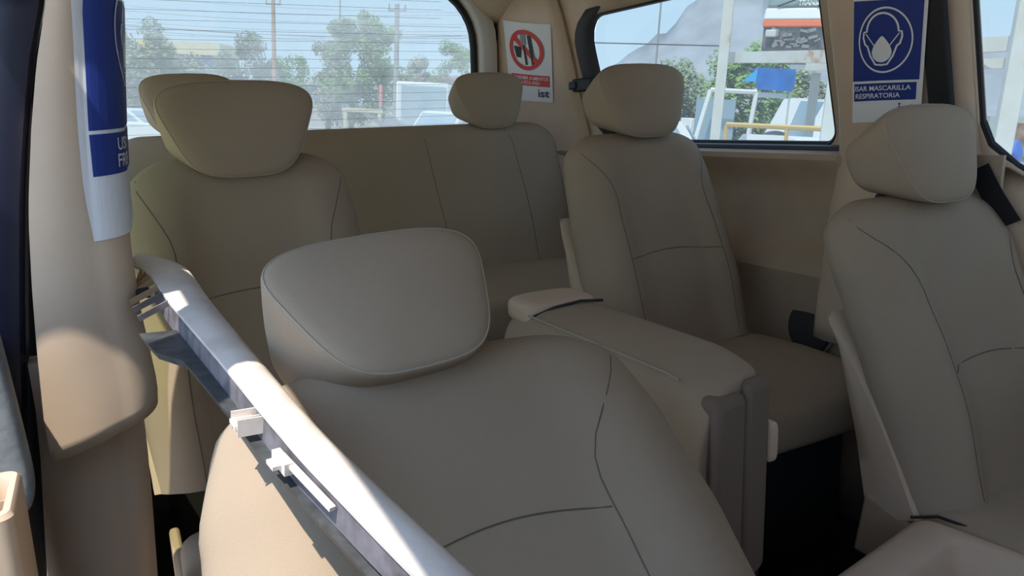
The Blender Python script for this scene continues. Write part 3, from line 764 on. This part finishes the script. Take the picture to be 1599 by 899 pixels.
put(fit(text_pts('EN ESTA AREA', .1, .001), .28, .22, .76, .265), fD, .003, 'lettering', PAPER, ns)
put(fit(text_pts('ist', .1, .0015), .70, .06, .94, .16), fD, .003, 'logo', NAVI, ns)
# poster wrapped on the near pillar: u = arc position along the section
def psurf(px_u, z, off):
    """px_u: 0 at the poster's left edge; metres of arc to the right"""
    sec = psec(z)[:21]
    xl = lin(PXL, z); pts = sec; acc = None
    # arc start where x == xl
    for i in range(len(pts)-1):
        a, b = pts[i], pts[i+1]
        if acc is None:
            if b.x >= xl:
                q = (xl-a.x)/(b.x-a.x); a = lerp(a, b, q); acc = 0.0
            else: continue
        d = (b-a).length
        if acc+d >= px_u or i == len(pts)-2:
            q = (px_u-acc)/max(d, 1e-6); p = lerp(a, b, q); t = (b-a).normalized(); n = Vector((t.y, -t.x, 0)); return p+n*off
        acc += d
PXL = sorted((pedge(x, y).z, pedge(x, y).x) for y, x in ((-10, 109), (0, 110), (100, 115), (200, 120), (300, 130), (376, 146)))
zt_, zb_ = pedge(120, -12).z, pedge(146, 376).z
def fP(u, v, off=0): return psurf(u*.15, lerp(zb_, zt_, v)+.022*(u**1.5)*(1-v), off+.003)
pp = empty('wrapped_poster', fP(.3, 0), 'blue and white safety poster wrapped around the near pillar at far left', 'poster')
vv = lambda py: (pedge(140, py).z-zb_)/(zt_-zb_)
put(patch(0, 0, 1, 1, 30, 12), fP, 0, 'paper', PAPER, pp)
put(patch(.10, vv(205), .98, vv(-4), 26, 8), fP, .001, 'blue_panel', BLUE, pp)
put(patch(.10, vv(277), .98, vv(211), 26, 4), fP, .001, 'caption_panel', BLUE, pp)
put(shift(ring2(0, 0, .95, 1, 60), .68, vv(45), .30, (vv(-50)-vv(45))), fP, .002, 'ring', PAPER, pp)
put(shift(head_icon(0, 0, 1), .70, vv(58), .36, .9*(vv(-50)-vv(45))), fP, .002, 'masked_head', PAPER, pp)
put(fit(text_pts('USO', .1, .001), .36, vv(240), .60, vv(219)), fP, .002, 'lettering', PAPER, pp)
put(fit(text_pts('FREN', .1, .001), .35, vv(267), .66, vv(246)), fP, .002, 'lettering', PAPER, pp)
# ------------------------------------------------------------------ seat belt guide at the rear window
bg_ = empty('belt_guide', wfn(2.53, .10, .03), 'black seat belt guide clipped to the edge of the side window', 'seat belt guide')
MB().box(wfn(2.545, .115, .040), (.03, .13, .05)).build('bracket', BLK, bg_, bevel=.008)
MB().box(wfn(2.60, .115, .05), (.02, .05, .03)).build('hook', BLK, bg_, bevel=.005)
# ------------------------------------------------------------------ OUTDOORS
def oroot(name, px, dep, label, cat, group=None, rz=0, h=0, dx=0):
    p = ept(px, dep, h); Mr = (Ev @ Matrix.Rotation(rz, 3, 'Z'))
    return empty(name, Ev @ p, label, cat, group, mat3=Mr)
def OB(mb, name, m, root, **k):       # mesh given in the root's own frame
    return mb.build(name, m, root, xf=WM[root.name], **k)
gm = mat('pale_dusty_ground', (.52, .46, .38), .95, noise_amt=.15, noise_scale=.4)
mb = MB(); mb.add([X((-400, 5.5, -EYE)), X((600, 5.5, -EYE)), X((600, 900, -EYE)), X((-400, 900, -EYE))], [(0, 1, 2, 3)])
mb.add([X((-60, -30, -EYE)), X((60, -30, -EYE)), X((60, 5.5, -EYE)), X((-60, 5.5, -EYE))], [(0, 1, 2, 3)])
tag(mb.build('ground', gm, smooth=False), kind='structure')
# mountain
rnd = random.Random(4)
hillm = mat('haze_tinted_hillside', (.33, .35, .38), 1, noise_amt=.12, noise_scale=.012)  # distance haze is mixed into this pale base colour
rows = []
prof_ = [(-2000, 20), (500, 10), (860, 20), (900, 60), (950, 85), (990, 105), (1025, 140), (1060, 180), (1100, 212), (1135, 232), (1165, 236), (1190, 215), (1215, 170), (1250, 120), (1330, 90), (1500, 150), (1700, 180), (2000, 60)]
D0 = 1500.
rows = []
for j in range(9):
    row = []
    for i in range(121):
        px = 300+i*14
        base = ept(px, D0*(1-.28*(1-j/8)), 0); hh = curve(prof_, px)*D0/FPX*((j/8)**1.2)
        hh += noise.noise(Vector((px*.02, j*.7, 1)))*hh*.12
        row.append(Ev @ Vector((base.x, base.y, -EYE+hh)))
    rows.append(row)
tag(MB().grid(rows).build('hill', hillm, solid=4), 'bare mountain peak with haze in its colour beyond the yard in the side window', 'mountain')
# trees
LF = {k: mat('foliage_'+k, c, .9, noise_amt=.25, noise_scale=2) for k, c in dict(grey=(.30, .36, .22), green=(.24, .38, .13), pale=(.42, .42, .32)).items()}
BARK = mat('bark', (.16, .12, .09), .9)
def tree(px, dep, ht, wd, kind, label, seed, lo=.15):
    r = random.Random(seed); root = oroot('tree', px, dep, label, 'tree', None)
    mb = MB(); mb.tube([(0, 0, 0), (.1, 0, ht*.3), (-.1, .1, ht*.6)], [.22, .16, .06], 8)
    for k in range(5):
        a = r.random()*6.28; mb.tube([(0, 0, ht*.3), (math.cos(a)*wd*.25, math.sin(a)*wd*.2, ht*.6)], [.09, .03], 5)
    OB(mb, 'trunk', BARK, root)
    blobs = []
    for k in range(30):
        a = r.random()*6.28; q = r.random()**.5; z = lerp(lo, .93, r.random()); ww = math.sin(PI*min(1, max(.12, (z-lo*.3)*.95)))**.6
        blobs.append((math.cos(a)*q*wd*.36*ww, math.sin(a)*q*wd*.36*ww, z*ht, r.uniform(.12, .23)*wd*(1.1-z*.4)))
    v, f = [], []
    for k in range(7500):
        b = blobs[r.randrange(len(blobs))]; d = Vector((r.gauss(0, 1), r.gauss(0, 1), r.gauss(0, 1))).normalized()*(r.random()**.4)*b[3]
        c = Vector(b[:3])+d; c.z = max(.3, c.z); s = r.uniform(.07, .17)*wd/5
        a1 = Vector((r.gauss(0, 1), r.gauss(0, 1), r.gauss(0, 1))).normalized(); a2 = a1.orthogonal().normalized(); i = len(v)
        v += [c-a1*s, c+a2*s*.5, c+a1*s, c-a2*s*.5]; f.append((i, i+1, i+2, i+3))
    m2 = MB(); m2.add(v, f); OB(m2, 'foliage', LF[kind], root, smooth=False)
for a in [(232, 60, 7.6, 6.5, 'grey', 'grey-green tree at the left of the rear window in front of the yellow-edged building', 1),
          (300, 66, 5.2, 5.5, 'pale', 'low pale shrubby tree below the yellow-edged roof', 2),
          (378, 60, 7.0, 5.5, 'grey', 'grey-green tree just left of the wooden utility pole', 3),
          (452, 62, 5.8, 4.6, 'green', 'short green tree just right of the wooden utility pole', 4),
          (512, 58, 6.9, 4.4, 'pale', 'thin pale tree left of the tall pair in the rear window', 5),
          (548, 55, 8.0, 4.8, 'green', 'tall green tree, left one of the pair by the concrete pole', 6),
          (596, 55, 8.8, 5.0, 'green', 'tallest green tree right beside the concrete utility pole', 7),
          (655, 64, 6.2, 4.4, 'pale', 'sparse tree right of the concrete utility pole', 8),
          (708, 58, 7.0, 4.6, 'green', 'pointed green tree above the white box truck', 9),
          (1060, 40, 5.0, 4.5, 'grey', 'dull green tree left of the first rusty rack post', 10),
          (1095, 46, 6.0, 5.5, 'green', 'green tree behind the first rusty rack post', 11),
          (1165, 44, 6.0, 6.5, 'green', 'wide dark tree above the blue tarpaulin', 12),
          (1235, 48, 5.4, 5.0, 'grey', 'grey-green tree right of the blue tarpaulin', 13),
          (1290, 46, 4.8, 5.0, 'pale', 'pale bushy tree under the raised rack beam', 14)]: tree(*a)
# utility poles
WD = mat('pole_wood', (.45, .27, .16), .9); CN = mat('pole_concrete', (.34, .34, .33), .9); ST = mat('rack_steel', (.62, .64, .60), .7, col2=(.66, .67, .64), noise_scale=3)
RUST = mat('rusty_white_steel', (.58, .60, .57), .7, col2=(.70, .72, .69), noise_scale=2.2)
def _rust():
    n = RUST.node_tree.nodes; r = [x for x in n if x.type == 'VALTORGB'][0]; e = r.color_ramp.elements.new(.30); e.color = (.50, .24, .10, 1)
    r.color_ramp.elements[1].position = .36; r.color_ramp.elements[1].color = (.62, .60, .54, 1)
_rust()
def upole(px, dep, ht, r, m, label, arms=True):
    root = oroot('utility_pole', px, dep, label, 'utility pole')
    OB(MB().tube([(0, 0, 0), (0, 0, ht)], [r, r*.75], 10), 'post', m, root)
    if arms:
        rz = Matrix.Rotation(-YAW, 3, 'Z')
        OB(MB().box(rz @ Vector((0, 0, ht-.35)), (1.0, .10, .10), rz), 'crossarm', m, root)
        mb = MB()
        for x in (-.45, 0, .45): OB(MB().tube([rz @ Vector((x, 0, ht-.30)), rz @ Vector((x, 0, ht-.02))], .05, 6), 'insulator', CN, root)
    return root
upole(430, 52, 8.5, .17, WD, 'orange-brown wooden utility pole with crossarm between the trees')
upole(617, 45, 7.6, .17, CN, 'thick grey concrete utility pole right of the tall trees')
upole(531, 90, 14.0, .12, CN, 'thin distant lamp pole reaching the top of the rear window', False)
upole(1012, 45, 9.0, .07, CN, 'thin mast standing left of the mountain', False)
upole(1117, 30, 3.6, .04, mat('red_pole', (.6, .15, .1), .6), 'thin red pole beside the first rack post', False)
WIRE = mat('wire', (.10, .11, .12), .7)
k = 0
for (ya, yb, rr) in ((6, 22, .012), (12, 38, .012), (30, 48, .012), (34, 60, .02), (37, 56, .02), (42, 64, .015), (50, 52, .012), (-12, 20, .012)):
    a = ray(120, ya-2)*46; b = ray(800, yb)*44; pts = [lerp(a, b, i/20)-Vector((0, 0, .35*math.sin(PI*i/20))) for i in range(21)]
    o = MB().tube(pts, rr*.8, 5).build('power_line', WIRE); tag(o, 'thin dark power line crossing the sky in the rear window', 'power line', 'power lines across the rear window')
for ya, yb in ((66, 72),):
    a = ray(900, ya)*40; b = ray(1140, yb)*40
    tag(MB().tube([a, lerp(a, b, .5), b], .035, 5).build('power_line', WIRE), 'single dark cable crossing the sky left of the rack in the side window', 'power line')
# far building with yellow fascias
YEL = mat('yellow_fascia', (.78, .55, .10), .6, col2=(.75, .70, .55), noise_scale=.35); BLW = mat('blue_wall', (.22, .36, .55), .7)
bl = oroot('warehouse', 258, 85, 'blue-walled warehouse with yellow and cream roof edges at far left', 'building', rz=-YAW)
OB(MB().box((0, 3, 3.3), (12.5, 6, 6.6)), 'wall', BLW, bl, smooth=False)
OB(MB().box((-.2, 2.6, 7.3), (13.6, 7, 1.3)), 'roof', YEL, bl, smooth=False)
OB(MB().box((-2.4, -.6, 4.6), (9.0, 1.2, 1.1)), 'canopy', YEL, bl, smooth=False)
OB(MB().box((5.4, -.15, 2.6), (.9, .3, 1.6)), 'doorway', WHT, bl, smooth=False)
b2 = oroot('low_building', 470, 75, 'long low blue-grey shed with white roof edge behind the trees', 'building', rz=-YAW)
OB(MB().box((0, 2, 1.9), (9.5, 4, 3.8)), 'wall', BLW, b2, smooth=False); OB(MB().box((0, 1.9, 3.95), (10, 4.6, .35)), 'roof', WHT, b2, smooth=False)
b3 = oroot('brick_building', 678, 80, 'low brown-roofed building above the white box truck', 'building', rz=-YAW)
OB(MB().box((0, 2, 2.6), (6.5, 4, 5.2)), 'wall', mat('brown_wall', (.42, .28, .22), .9), b3, smooth=False); OB(MB().box((0, 1.9, 5.3), (7, 4.6, .3)), 'roof', mat('red_roof', (.40, .20, .15), .9), b3, smooth=False)
b4 = oroot('long_wall', 330, 70, 'pale boundary wall running below the trees in the rear window', 'wall', rz=-YAW)
OB(MB().box((6, 0, .9), (60, .25, 1.8)), 'wall', mat('pale_wall', (.55, .55, .52), .9, noise_amt=.1, noise_scale=.5), b4, smooth=False)
OB(MB().box((6, 0, 1.85), (60, .4, .12)), 'coping', mat('ochre_coping', (.62, .5, .3), .9), b4, smooth=False)
# box truck
GLD = mat('vehicle_glass', (.10, .15, .18), .15, spec=.8)
GLB = mat('vehicle_glass_pale', (.30, .42, .50), .2, spec=.8)
def wheels(root, xs, ys, r, w=.22):
    for x in xs:
        for y in ys:
            q = OB(MB().tube([(x-w/2, y, r), (x-w/2+.02, y, r), (x+w/2-.02, y, r), (x+w/2, y, r)], [r*.9, r, r, r*.9], 20), 'wheel', BLK, root)
            OB(MB().tube([(x-w/2-.01, y, r), (x+w/2+.01, y, r)], [r*.5, r*.5], 14), 'hub', ST, q) if False else None
bt = oroot('box_truck', 657, 32, 'white box truck with a blue-grey rear face seen through the rear window', 'truck', rz=-YAW)
OB(MB().box((0, 2.2, 1.75), (2.15, 4.4, 2.3)), 'cargo_box', WHT, bt, bevel=.08)
OB(MB().box((.06, -.03, 1.75), (1.82, .06, 2.0)), 'rear_door', mat('rear_door_blue', (.34, .45, .52), .5), bt, bevel=.02)
OB(MB().box((0, 2.6, .5), (1.9, 5, .25)), 'chassis', DRK, bt, smooth=False); OB(MB().box((0, 5.3, 1.2), (2, 1.6, 1.7)), 'cab', WHT, bt, bevel=.15)
wheels(bt, (-.85, .85), (.9, 5.2), .4)
def car(name, px, dep, label, cat, col, L=4.2, Wd=1.75, H=1.45, rz=0, pick=False, group=None):
    root = oroot(name, px, dep, label, cat, group, rz=rz); hw_ = Wd/2
    prof_b = [(-L/2, .35), (-L/2, .75), (-L/2+.15, .85), (-L*.22, .93), (L/2-.1, .95), (L/2, .8), (L/2, .35)]
    rings = []
    for x, q in ((-hw_, .9), (-hw_+.06, .98), (-hw_+.12, 1), (hw_-.12, 1), (hw_-.06, .98), (hw_, .9)):
        rings.append([Vector((x, y*(.98 if abs(x) > hw_-.05 else 1), .35+(z-.35)*q)) for y, z in prof_b])
    OB(MB().loft(rings), 'body', col, root, ang=30)
    cb = [(-L*.24, .90), (-L*.10, H-.04), (-L*.04, H), (L*.10 if pick else L*.25, H), (L*.17 if pick else L*.40, .93)]
    rings = [[Vector((x*(1-.16*max(0, (z-.9)/(H-.9))), y, z)) for y, z in cb] for x in (-hw_+.04, -hw_+.1, hw_-.1, hw_-.04)]
    OB(MB().loft(rings), 'cabin', col, root, ang=25)
    mb = MB()
    for s in (-1, 1):
        pl = [(-L*.19, .96), (-L*.09, H-.10), (L*.08 if pick else L*.22, H-.10), (L*.13 if pick else L*.33, .96)]
        OB(MB().prism([(s*(hw_-.02)*(1-.16*max(0, (z-.9)/(H-.9)))-s*.015, y, z) for y, z in pl], (s*.012, 0, 0)), 'side_window', GLB, root, smooth=False)
    mb = MB(); hq = hw_*.78; mb.add([(-hq-.05, -L*.235, .95), (hq+.05, -L*.235, .95), (hq-.05, -L*.115, H-.08), (-hq+.05, -L*.115, H-.08)], [(0, 1, 2, 3)])
    OB(mb, 'windscreen', GLB, root, smooth=False, solid=.02)
    if pick:
        OB(MB().box((0, L*.33, .97), (Wd*.8, L*.3, .02)), 'bed', DRK, root, smooth=False)
    wheels(root, (-hw_+.12, hw_-.12), (-L*.31, L*.31), .33)
    return root
SILV = mat('bluegrey_paint', (.20, .27, .34), .35)
car('pickup_truck', 700, 24, 'white pickup cab beside the box truck, half hidden by the rear headrest', 'pickup', WHT, L=4.8, H=1.75, rz=-YAW-.5, pick=True)
car('car', 985, 9.0, 'white car just outside the side window, right of the raised headrest', 'car', WHT, rz=-YAW+PI/2-.2, H=1.74)
car('car', 1255, 13.0, 'white car roof behind the yellow railing below the side window edge', 'car', WHT, rz=-YAW+.3, H=1.58)
car('pickup_truck', 1325, 19.5, 'blue-grey pickup parked between the rack posts', 'pickup', SILV, L=5, H=2.15, rz=-YAW+PI/2-.25, pick=True)
car('car', 1630, 12.0, 'grey car with a cracked pale bonnet outside the right door window', 'car', mat('grey_paint', (.35, .37, .38), .4), rz=-YAW+.9, H=1.35)
car('car', 200, 26, 'pale parked car low in the rear window beside the wrapped pillar', 'car', WHT, rz=-YAW+PI/2, H=1.35)
# yellow pipe rail in the rear view and machine frame
YP = mat('ochre_paint', (.66, .46, .16), .7)
def rail(px0, px1, d0, d1, h, label, nposts, name='pipe_railing'):
    a = ept(px0, d0, 0); b = ept(px1, d1, 0); root = empty(name, Ev @ ((a+b)/2), label, 'railing', mat3=Ev); c = (a+b)/2; c.z = -EYE
    OB(MB().tube([a-c+Vector((0, 0, h)), b-c+Vector((0, 0, h))], .035, 6), 'top_rail', YP, root)
    OB(MB().tube([a-c+Vector((0, 0, h*.5)), b-c+Vector((0, 0, h*.5))], .025, 6), 'mid_rail', YP, root)
    for i in range(nposts+1):
        q = lerp(a, b, i/nposts)-c; OB(MB().tube([q, q+Vector((0, 0, h))], .03, 6), 'post', YP, root)
rail(480, 690, 22, 21, .95, 'ochre pipe railing low in the rear window', 5)
rail(1115, 1305, 11.3, 10.3, 1.71, 'ochre pipe railing between the two white rack posts', 2)
rail(1312, 1480, 10.3, 9.9, 1.69, 'short ochre pipe railing right of the second rack post', 2)
mf = oroot('machine_frame', 570, 27, 'cream metal machine frame standing in front of the tall trees', 'machine', rz=-YAW)
mb = MB()
for x in (-.7, .5): mb.box((x, 0, .85), (.12, .12, 1.7)); 
mb.box((-.1, 0, 1.66), (1.4, .14, .14)); mb.box((.25, 0, 1.0), (.9, .6, .1))
OB(mb, 'frame', mat('cream_paint', (.62, .57, .42), .7), mf, smooth=False)
OB(MB().box((.9, 0, 1.0), (.7, .6, .9), Matrix.Rotation(.6, 3, 'Y')).box((.4, 0, 1.35), (.9, .2, .12), Matrix.Rotation(.5, 3, 'Y')), 'engine', mat('grey_metal', (.25, .27, .28), .6), mf, smooth=False)
sg = oroot('flag_sign', 593, 28, 'small red flag sign on a stick beside the machine frame', 'sign', rz=-YAW)
OB(MB().tube([(0, 0, 0), (0, 0, 2.6)], .02, 6), 'stick', ST, sg); OB(MB().box((.0, 0, 2.2), (.14, .02, .75)), 'panel', mat('pink_red', (.75, .12, .14), .6), sg, smooth=False)
# vehicle rack
def stand(px, dep, w, ht, label):
    root = oroot('rack_post', px, dep, label, 'post', rz=-YAW-.3)
    OB(MB().box((0, 0, ht/2), (w, w*.8, ht)), 'column', RUST, root, bevel=.006)
    OB(MB().box((0, 0, .02), (w*2, w*2, .04)), 'foot_plate', RUST, root, smooth=False)
stand(1101, 12.3, .15, 7, 'white rusty rack post left of the blue tarpaulin')
stand(1264, 9.6, .16, 7, 'thick white rack post just left of the mask poster')
stand(1524, 9.0, .19, 7, 'white rack post in the right-hand door window')
stand(1247, 17, .19, 2.9, 'blue-grey rack post between the tarpaulin and the white vans')
def beam(pa, pb, da, db, s, label):
    a = ray(*pa)*da; b = ray(*pb)*db; c = (a+b)/2
    t = (b-a).normalized(); up = Ev @ Vector((0, 0, 1)); n = t.cross(up).normalized(); u = n.cross(t)
    rings = [[p+n*s*.35*i+u*s*.5*j for i, j in ((-1, -1), (1, -1), (1, 1), (-1, 1))] for p in (a, b)]
    tag(MB().loft(rings).build('rack_beam', RUST, smooth=False), label, 'beam')
beam((1133, 90), (1306, 88), 12.3, 9.9, .16, 'long white rusty beam carrying the raised bus')
beam((1262, 103), (1345, 101), 11, 10, .13, 'shorter rusty beam segment under the raised bus')
beam((1520, 72), (1640, 64), 9.4, 8.8, .17, 'rusty cream beam in the right-hand door window')
beam((1520, 100), (1640, 97), 9.6, 9.2, .12, 'lower rusty beam in the right-hand door window')
# bus front raised on the rack
bus = oroot('bus', 1224, 13.8, 'raised white and orange bus with its front grille torn out', 'bus', rz=-YAW-.42, h=0)
zb0 = (Ev.transposed() @ (ray(1240, 82)*13.8)).z+EYE-.02
def bz(z): return zb0+z
ORG = mat('orange_paint', (.80, .17, .05), .5)
def slab(y0, y1, z0, z1, w0, w1, m, name, bev=.05):
    mb = MB(); mb.add([(-w0, y0, bz(z0)), (w0, y0, bz(z0)), (w0, y0+3, bz(z0)), (-w0, y0+3, bz(z0)), (-w1, y1, bz(z1)), (w1, y1, bz(z1)), (w1, y1+3, bz(z1)), (-w1, y1+3, bz(z1))], [(3, 2, 1, 0), (4, 5, 6, 7), (0, 1, 5, 4), (1, 2, 6, 5), (2, 3, 7, 6), (3, 0, 4, 7)])
    return OB(mb, name, m, bus, bevel=bev, smooth=True)
slab(-.0, .0, .0, .42, .74, .74, mat('dark_engine', (.05, .06, .07), .7, col2=(.18, .18, .18), noise_scale=6), 'engine_bay', .01)
slab(-.04, -.02, .38, .50, .76, .76, ORG, 'orange_band', .02)
slab(-.03, .02, .50, .70, .76, .74, WHT, 'white_band', .03)
slab(.03, .30, .70, 1.55, .74, .66, mat('bus_glass', (.22, .30, .30), .2, spec=.7), 'windscreen', .06)
slab(.28, .34, 1.55, 1.9, .68, .62, WHT, 'roof', .1)
mb = MB(); mb.box((.60, -.06, bz(.27)), (.20, .06, .20)); mb.box((-.60, -.06, bz(.27)), (.18, .06, .12)); OB(mb, 'headlamp', mat('lamp_lens', (.6, .62, .62), .3), bus, bevel=.02)
OB(MB().box((.66, -.08, bz(.37)), (.10, .05, .10)), 'indicator', mat('amber', (.95, .25, .03), .4), bus, bevel=.02)
r = random.Random(7); mb = MB()
for _ in range(26): 
    mb.box((r.uniform(-.6, .6), -.04, bz(r.uniform(.05, .36))), (r.uniform(.04, .16), .05, r.uniform(.02, .06)), Matrix.Rotation(r.uniform(-.6, .6), 3, 'Y'))
OB(mb, 'debris', mat('grey_parts', (.28, .27, .26), .7), bus, smooth=False)
tv, tf = fit(text_pts('TRANSPO', .2, .006), -.22, .0, .22, .10)
OB(MB().add([(x, .025+y*.3, bz(.735)+y) for x, y in tv], tf), 'lettering', WHT, bus, smooth=False)
OB(MB().tube([(-.55, .0, bz(.72)), (-.2, .0, bz(.85)), (.1, .03, bz(.86))], .012, 6).tube([(.1, .0, bz(.72)), (.4, .0, bz(.88)), (.62, .03, bz(.86))], .012, 6), 'wiper', BLK, bus)
wheels(bus, (), (), .3)
# blue tarpaulin canopy
ta = oroot('tarpaulin', 1182, 22, 'bright blue tarpaulin canopy on poles in the yard', 'canopy', rz=-YAW)
def hh(py, dep=22, px=1200): return (Ev.transposed() @ (ray(px, py)*dep)).z+EYE
z1, z0 = hh(110), hh(143)
TB = mat('blue_tarp', (.01, .16, .55), .6, noise_amt=.15, noise_scale=3); TB2 = mat('light_blue_tarp', (.02, .42, .85), .6)
OB(MB().add([(-.35, 0, z1), (.66, -.1, z1), (.66, -.1, z0+.1), (.58, -.1, z0), (-.38, 0, z0+.02), (-.35, 1.2, z1+.02), (.66, 1.2, z1)], [(0, 1, 2, 3, 4), (0, 5, 6, 1)]), 'front_sheet', TB, ta, smooth=False, solid=.015)
OB(MB().add([(-.36, 0, z1), (-.38, 0, z0+.22), (-.72, .1, z0+.22)], [(0, 1, 2)]), 'side_sheet', TB2, ta, smooth=False, solid=.015)
for x in (-.36, .6): OB(MB().tube([(x, 0, 0), (x, 0, z0+.05)], .03, 6), 'pole', ST, ta)
OB(MB().box((.1, .1, z0-.12), (.9, .06, .14)), 'board', WHT, ta, smooth=False)
# white vans far
car('van', 1275, 30, 'white van far behind the grey rack post', 'van', WHT, L=5.6, H=2.9, rz=-YAW+PI/2)
car('van', 1345, 28, 'white van partly hidden behind the mask poster', 'van', WHT, L=5.6, H=2.9, rz=-YAW+PI/2)
# truck cabs / chassis on the left of rack
tk = oroot('truck_cab', 1110, 15, 'white stripped truck cab frame beside the first rack post', 'truck', rz=-YAW)
mb = MB()
for p, q in (((-.55, 0, .9), (-.25, 0, 2.35)), ((.5, 0, .9), (.62, 0, 2.35)), ((-.25, 0, 2.35), (.62, 0, 2.35)), ((-.6, 0, 1.35), (.55, 0, 1.35)), ((-.55, 0, .4), (-.55, 0, 1.35)), ((.5, 0, .4), (.5, 0, 1.35))): mb.tube([p, q], .045, 6)
OB(mb, 'frame', WHT, tk); OB(MB().box((0, .5, .8), (1.2, .9, 1.0)), 'body', WHT, tk, bevel=.05)
OB(MB().box((-.05, .3, 1.8), (.75, .05, .8)), 'window', GLB, tk, smooth=False)
for i, x in enumerate((1060, 1075, 1084, 1096)):
    q = oroot('white_panel', x, 18, 'upright white door panel leaning in the row behind the raised headrest', 'panel', 'white door panels standing in a row', rz=-YAW+.3)
    OB(MB().box((0, 0, 1.2), (.10, .5, 1.3), Matrix.Rotation(.06, 3, 'Y')), 'sheet', WHT, q, bevel=.02); OB(MB().box((0, 0, .28), (.3, .6, .56)), 'stand', DRK, q, smooth=False)
cr_ = oroot('crate', 1158, 14.5, 'grey mesh crate with white frame below the blue tarpaulin', 'crate', rz=-YAW)
OB(MB().box((0, .4, 1.05), (.62, .7, .55)), 'mesh_panel', mat('crate_grey', (.38, .36, .34), .9), cr_, smooth=False)
mb = MB()
for p, q in (((-.34, -.0, .75), (-.34, 0, 1.38)), ((.34, 0, .75), (.34, 0, 1.38)), ((-.34, 0, .75), (.34, 0, .75)), ((-.34, 0, 1.38), (.34, 0, 1.38))): mb.tube([p, q], .03, 6)
OB(mb, 'frame', WHT, cr_); OB(MB().box((0, .4, .38), (.6, .6, .76)), 'base', DRK, cr_, smooth=False)
en = oroot('engine_block', 1205, 14.5, 'dark engine parts heaped on a rusty stand under the tarpaulin', 'engine', rz=-YAW)
OB(MB().ball((-.12, 0, 1.5), (.28, .25, .16)).box((.3, 0, 1.35), (.22, .3, .42)).ball((.05, 0, 1.3), (.22, .2, .2)), 'engine', mat('engine_dark', (.06, .08, .09), .6, noise_amt=.5, noise_scale=9), en)
OB(MB().box((0, .1, .55), (.95, .7, 1.1)), 'stand', mat('rusty_wood', (.42, .33, .22), .9, noise_amt=.2, noise_scale=4), en, smooth=False)
ty = oroot('tyre', 1135, 12.2, 'large worn tyre behind the ochre railing', 'tyre', rz=-YAW+.2)
rings = []
for k in range(33):
    a = 2*PI*k/32; rings.append([Vector(((.33+.10*math.cos(b))*math.cos(a), .12*math.sin(b), .43+1.05*0+(.33+.10*math.cos(b))*math.sin(a)+.55)) for b in [2*PI*j/10 for j in range(10)]])
OB(MB().loft(rings, caps=False), 'tread', mat('dusty_tyre', (.30, .29, .30), .9), ty); OB(MB().box((0, .1, .3), (.6, .3, .6)), 'stand', DRK, ty, smooth=False)
# bits in the right door window
bb = oroot('blue_barrel', 1545, 10.5, 'tilted bright blue plastic barrel beside the right rack post', 'barrel', rz=-YAW)
OB(MB().tube([(-.12, 0, .9), (-.06, 0, 1.2), (.02, 0, 1.55), (.05, 0, 1.68)], [.12, .15, .13, .06], 16), 'body', mat('barrel_blue', (.03, .13, .55), .5), bb); OB(MB().box((-.1, 0, .45), (.5, .5, .9)), 'stand', DRK, bb, smooth=False)
wb = oroot('rack_container', 1585, 14, 'pale container with brown goods behind the right rack post', 'container', rz=-YAW)
OB(MB().box((0, .5, 1.05), (1.6, .9, 2.1)), 'shell', mat('container_pale', (.5, .52, .5), .8), wb, smooth=False); OB(MB().box((.05, .02, 1.7), (1.2, .1, .6)), 'goods', mat('brown_goods', (.35, .22, .14), .9, noise_amt=.4, noise_scale=5), wb, smooth=False)
tag(None, None) if False else None
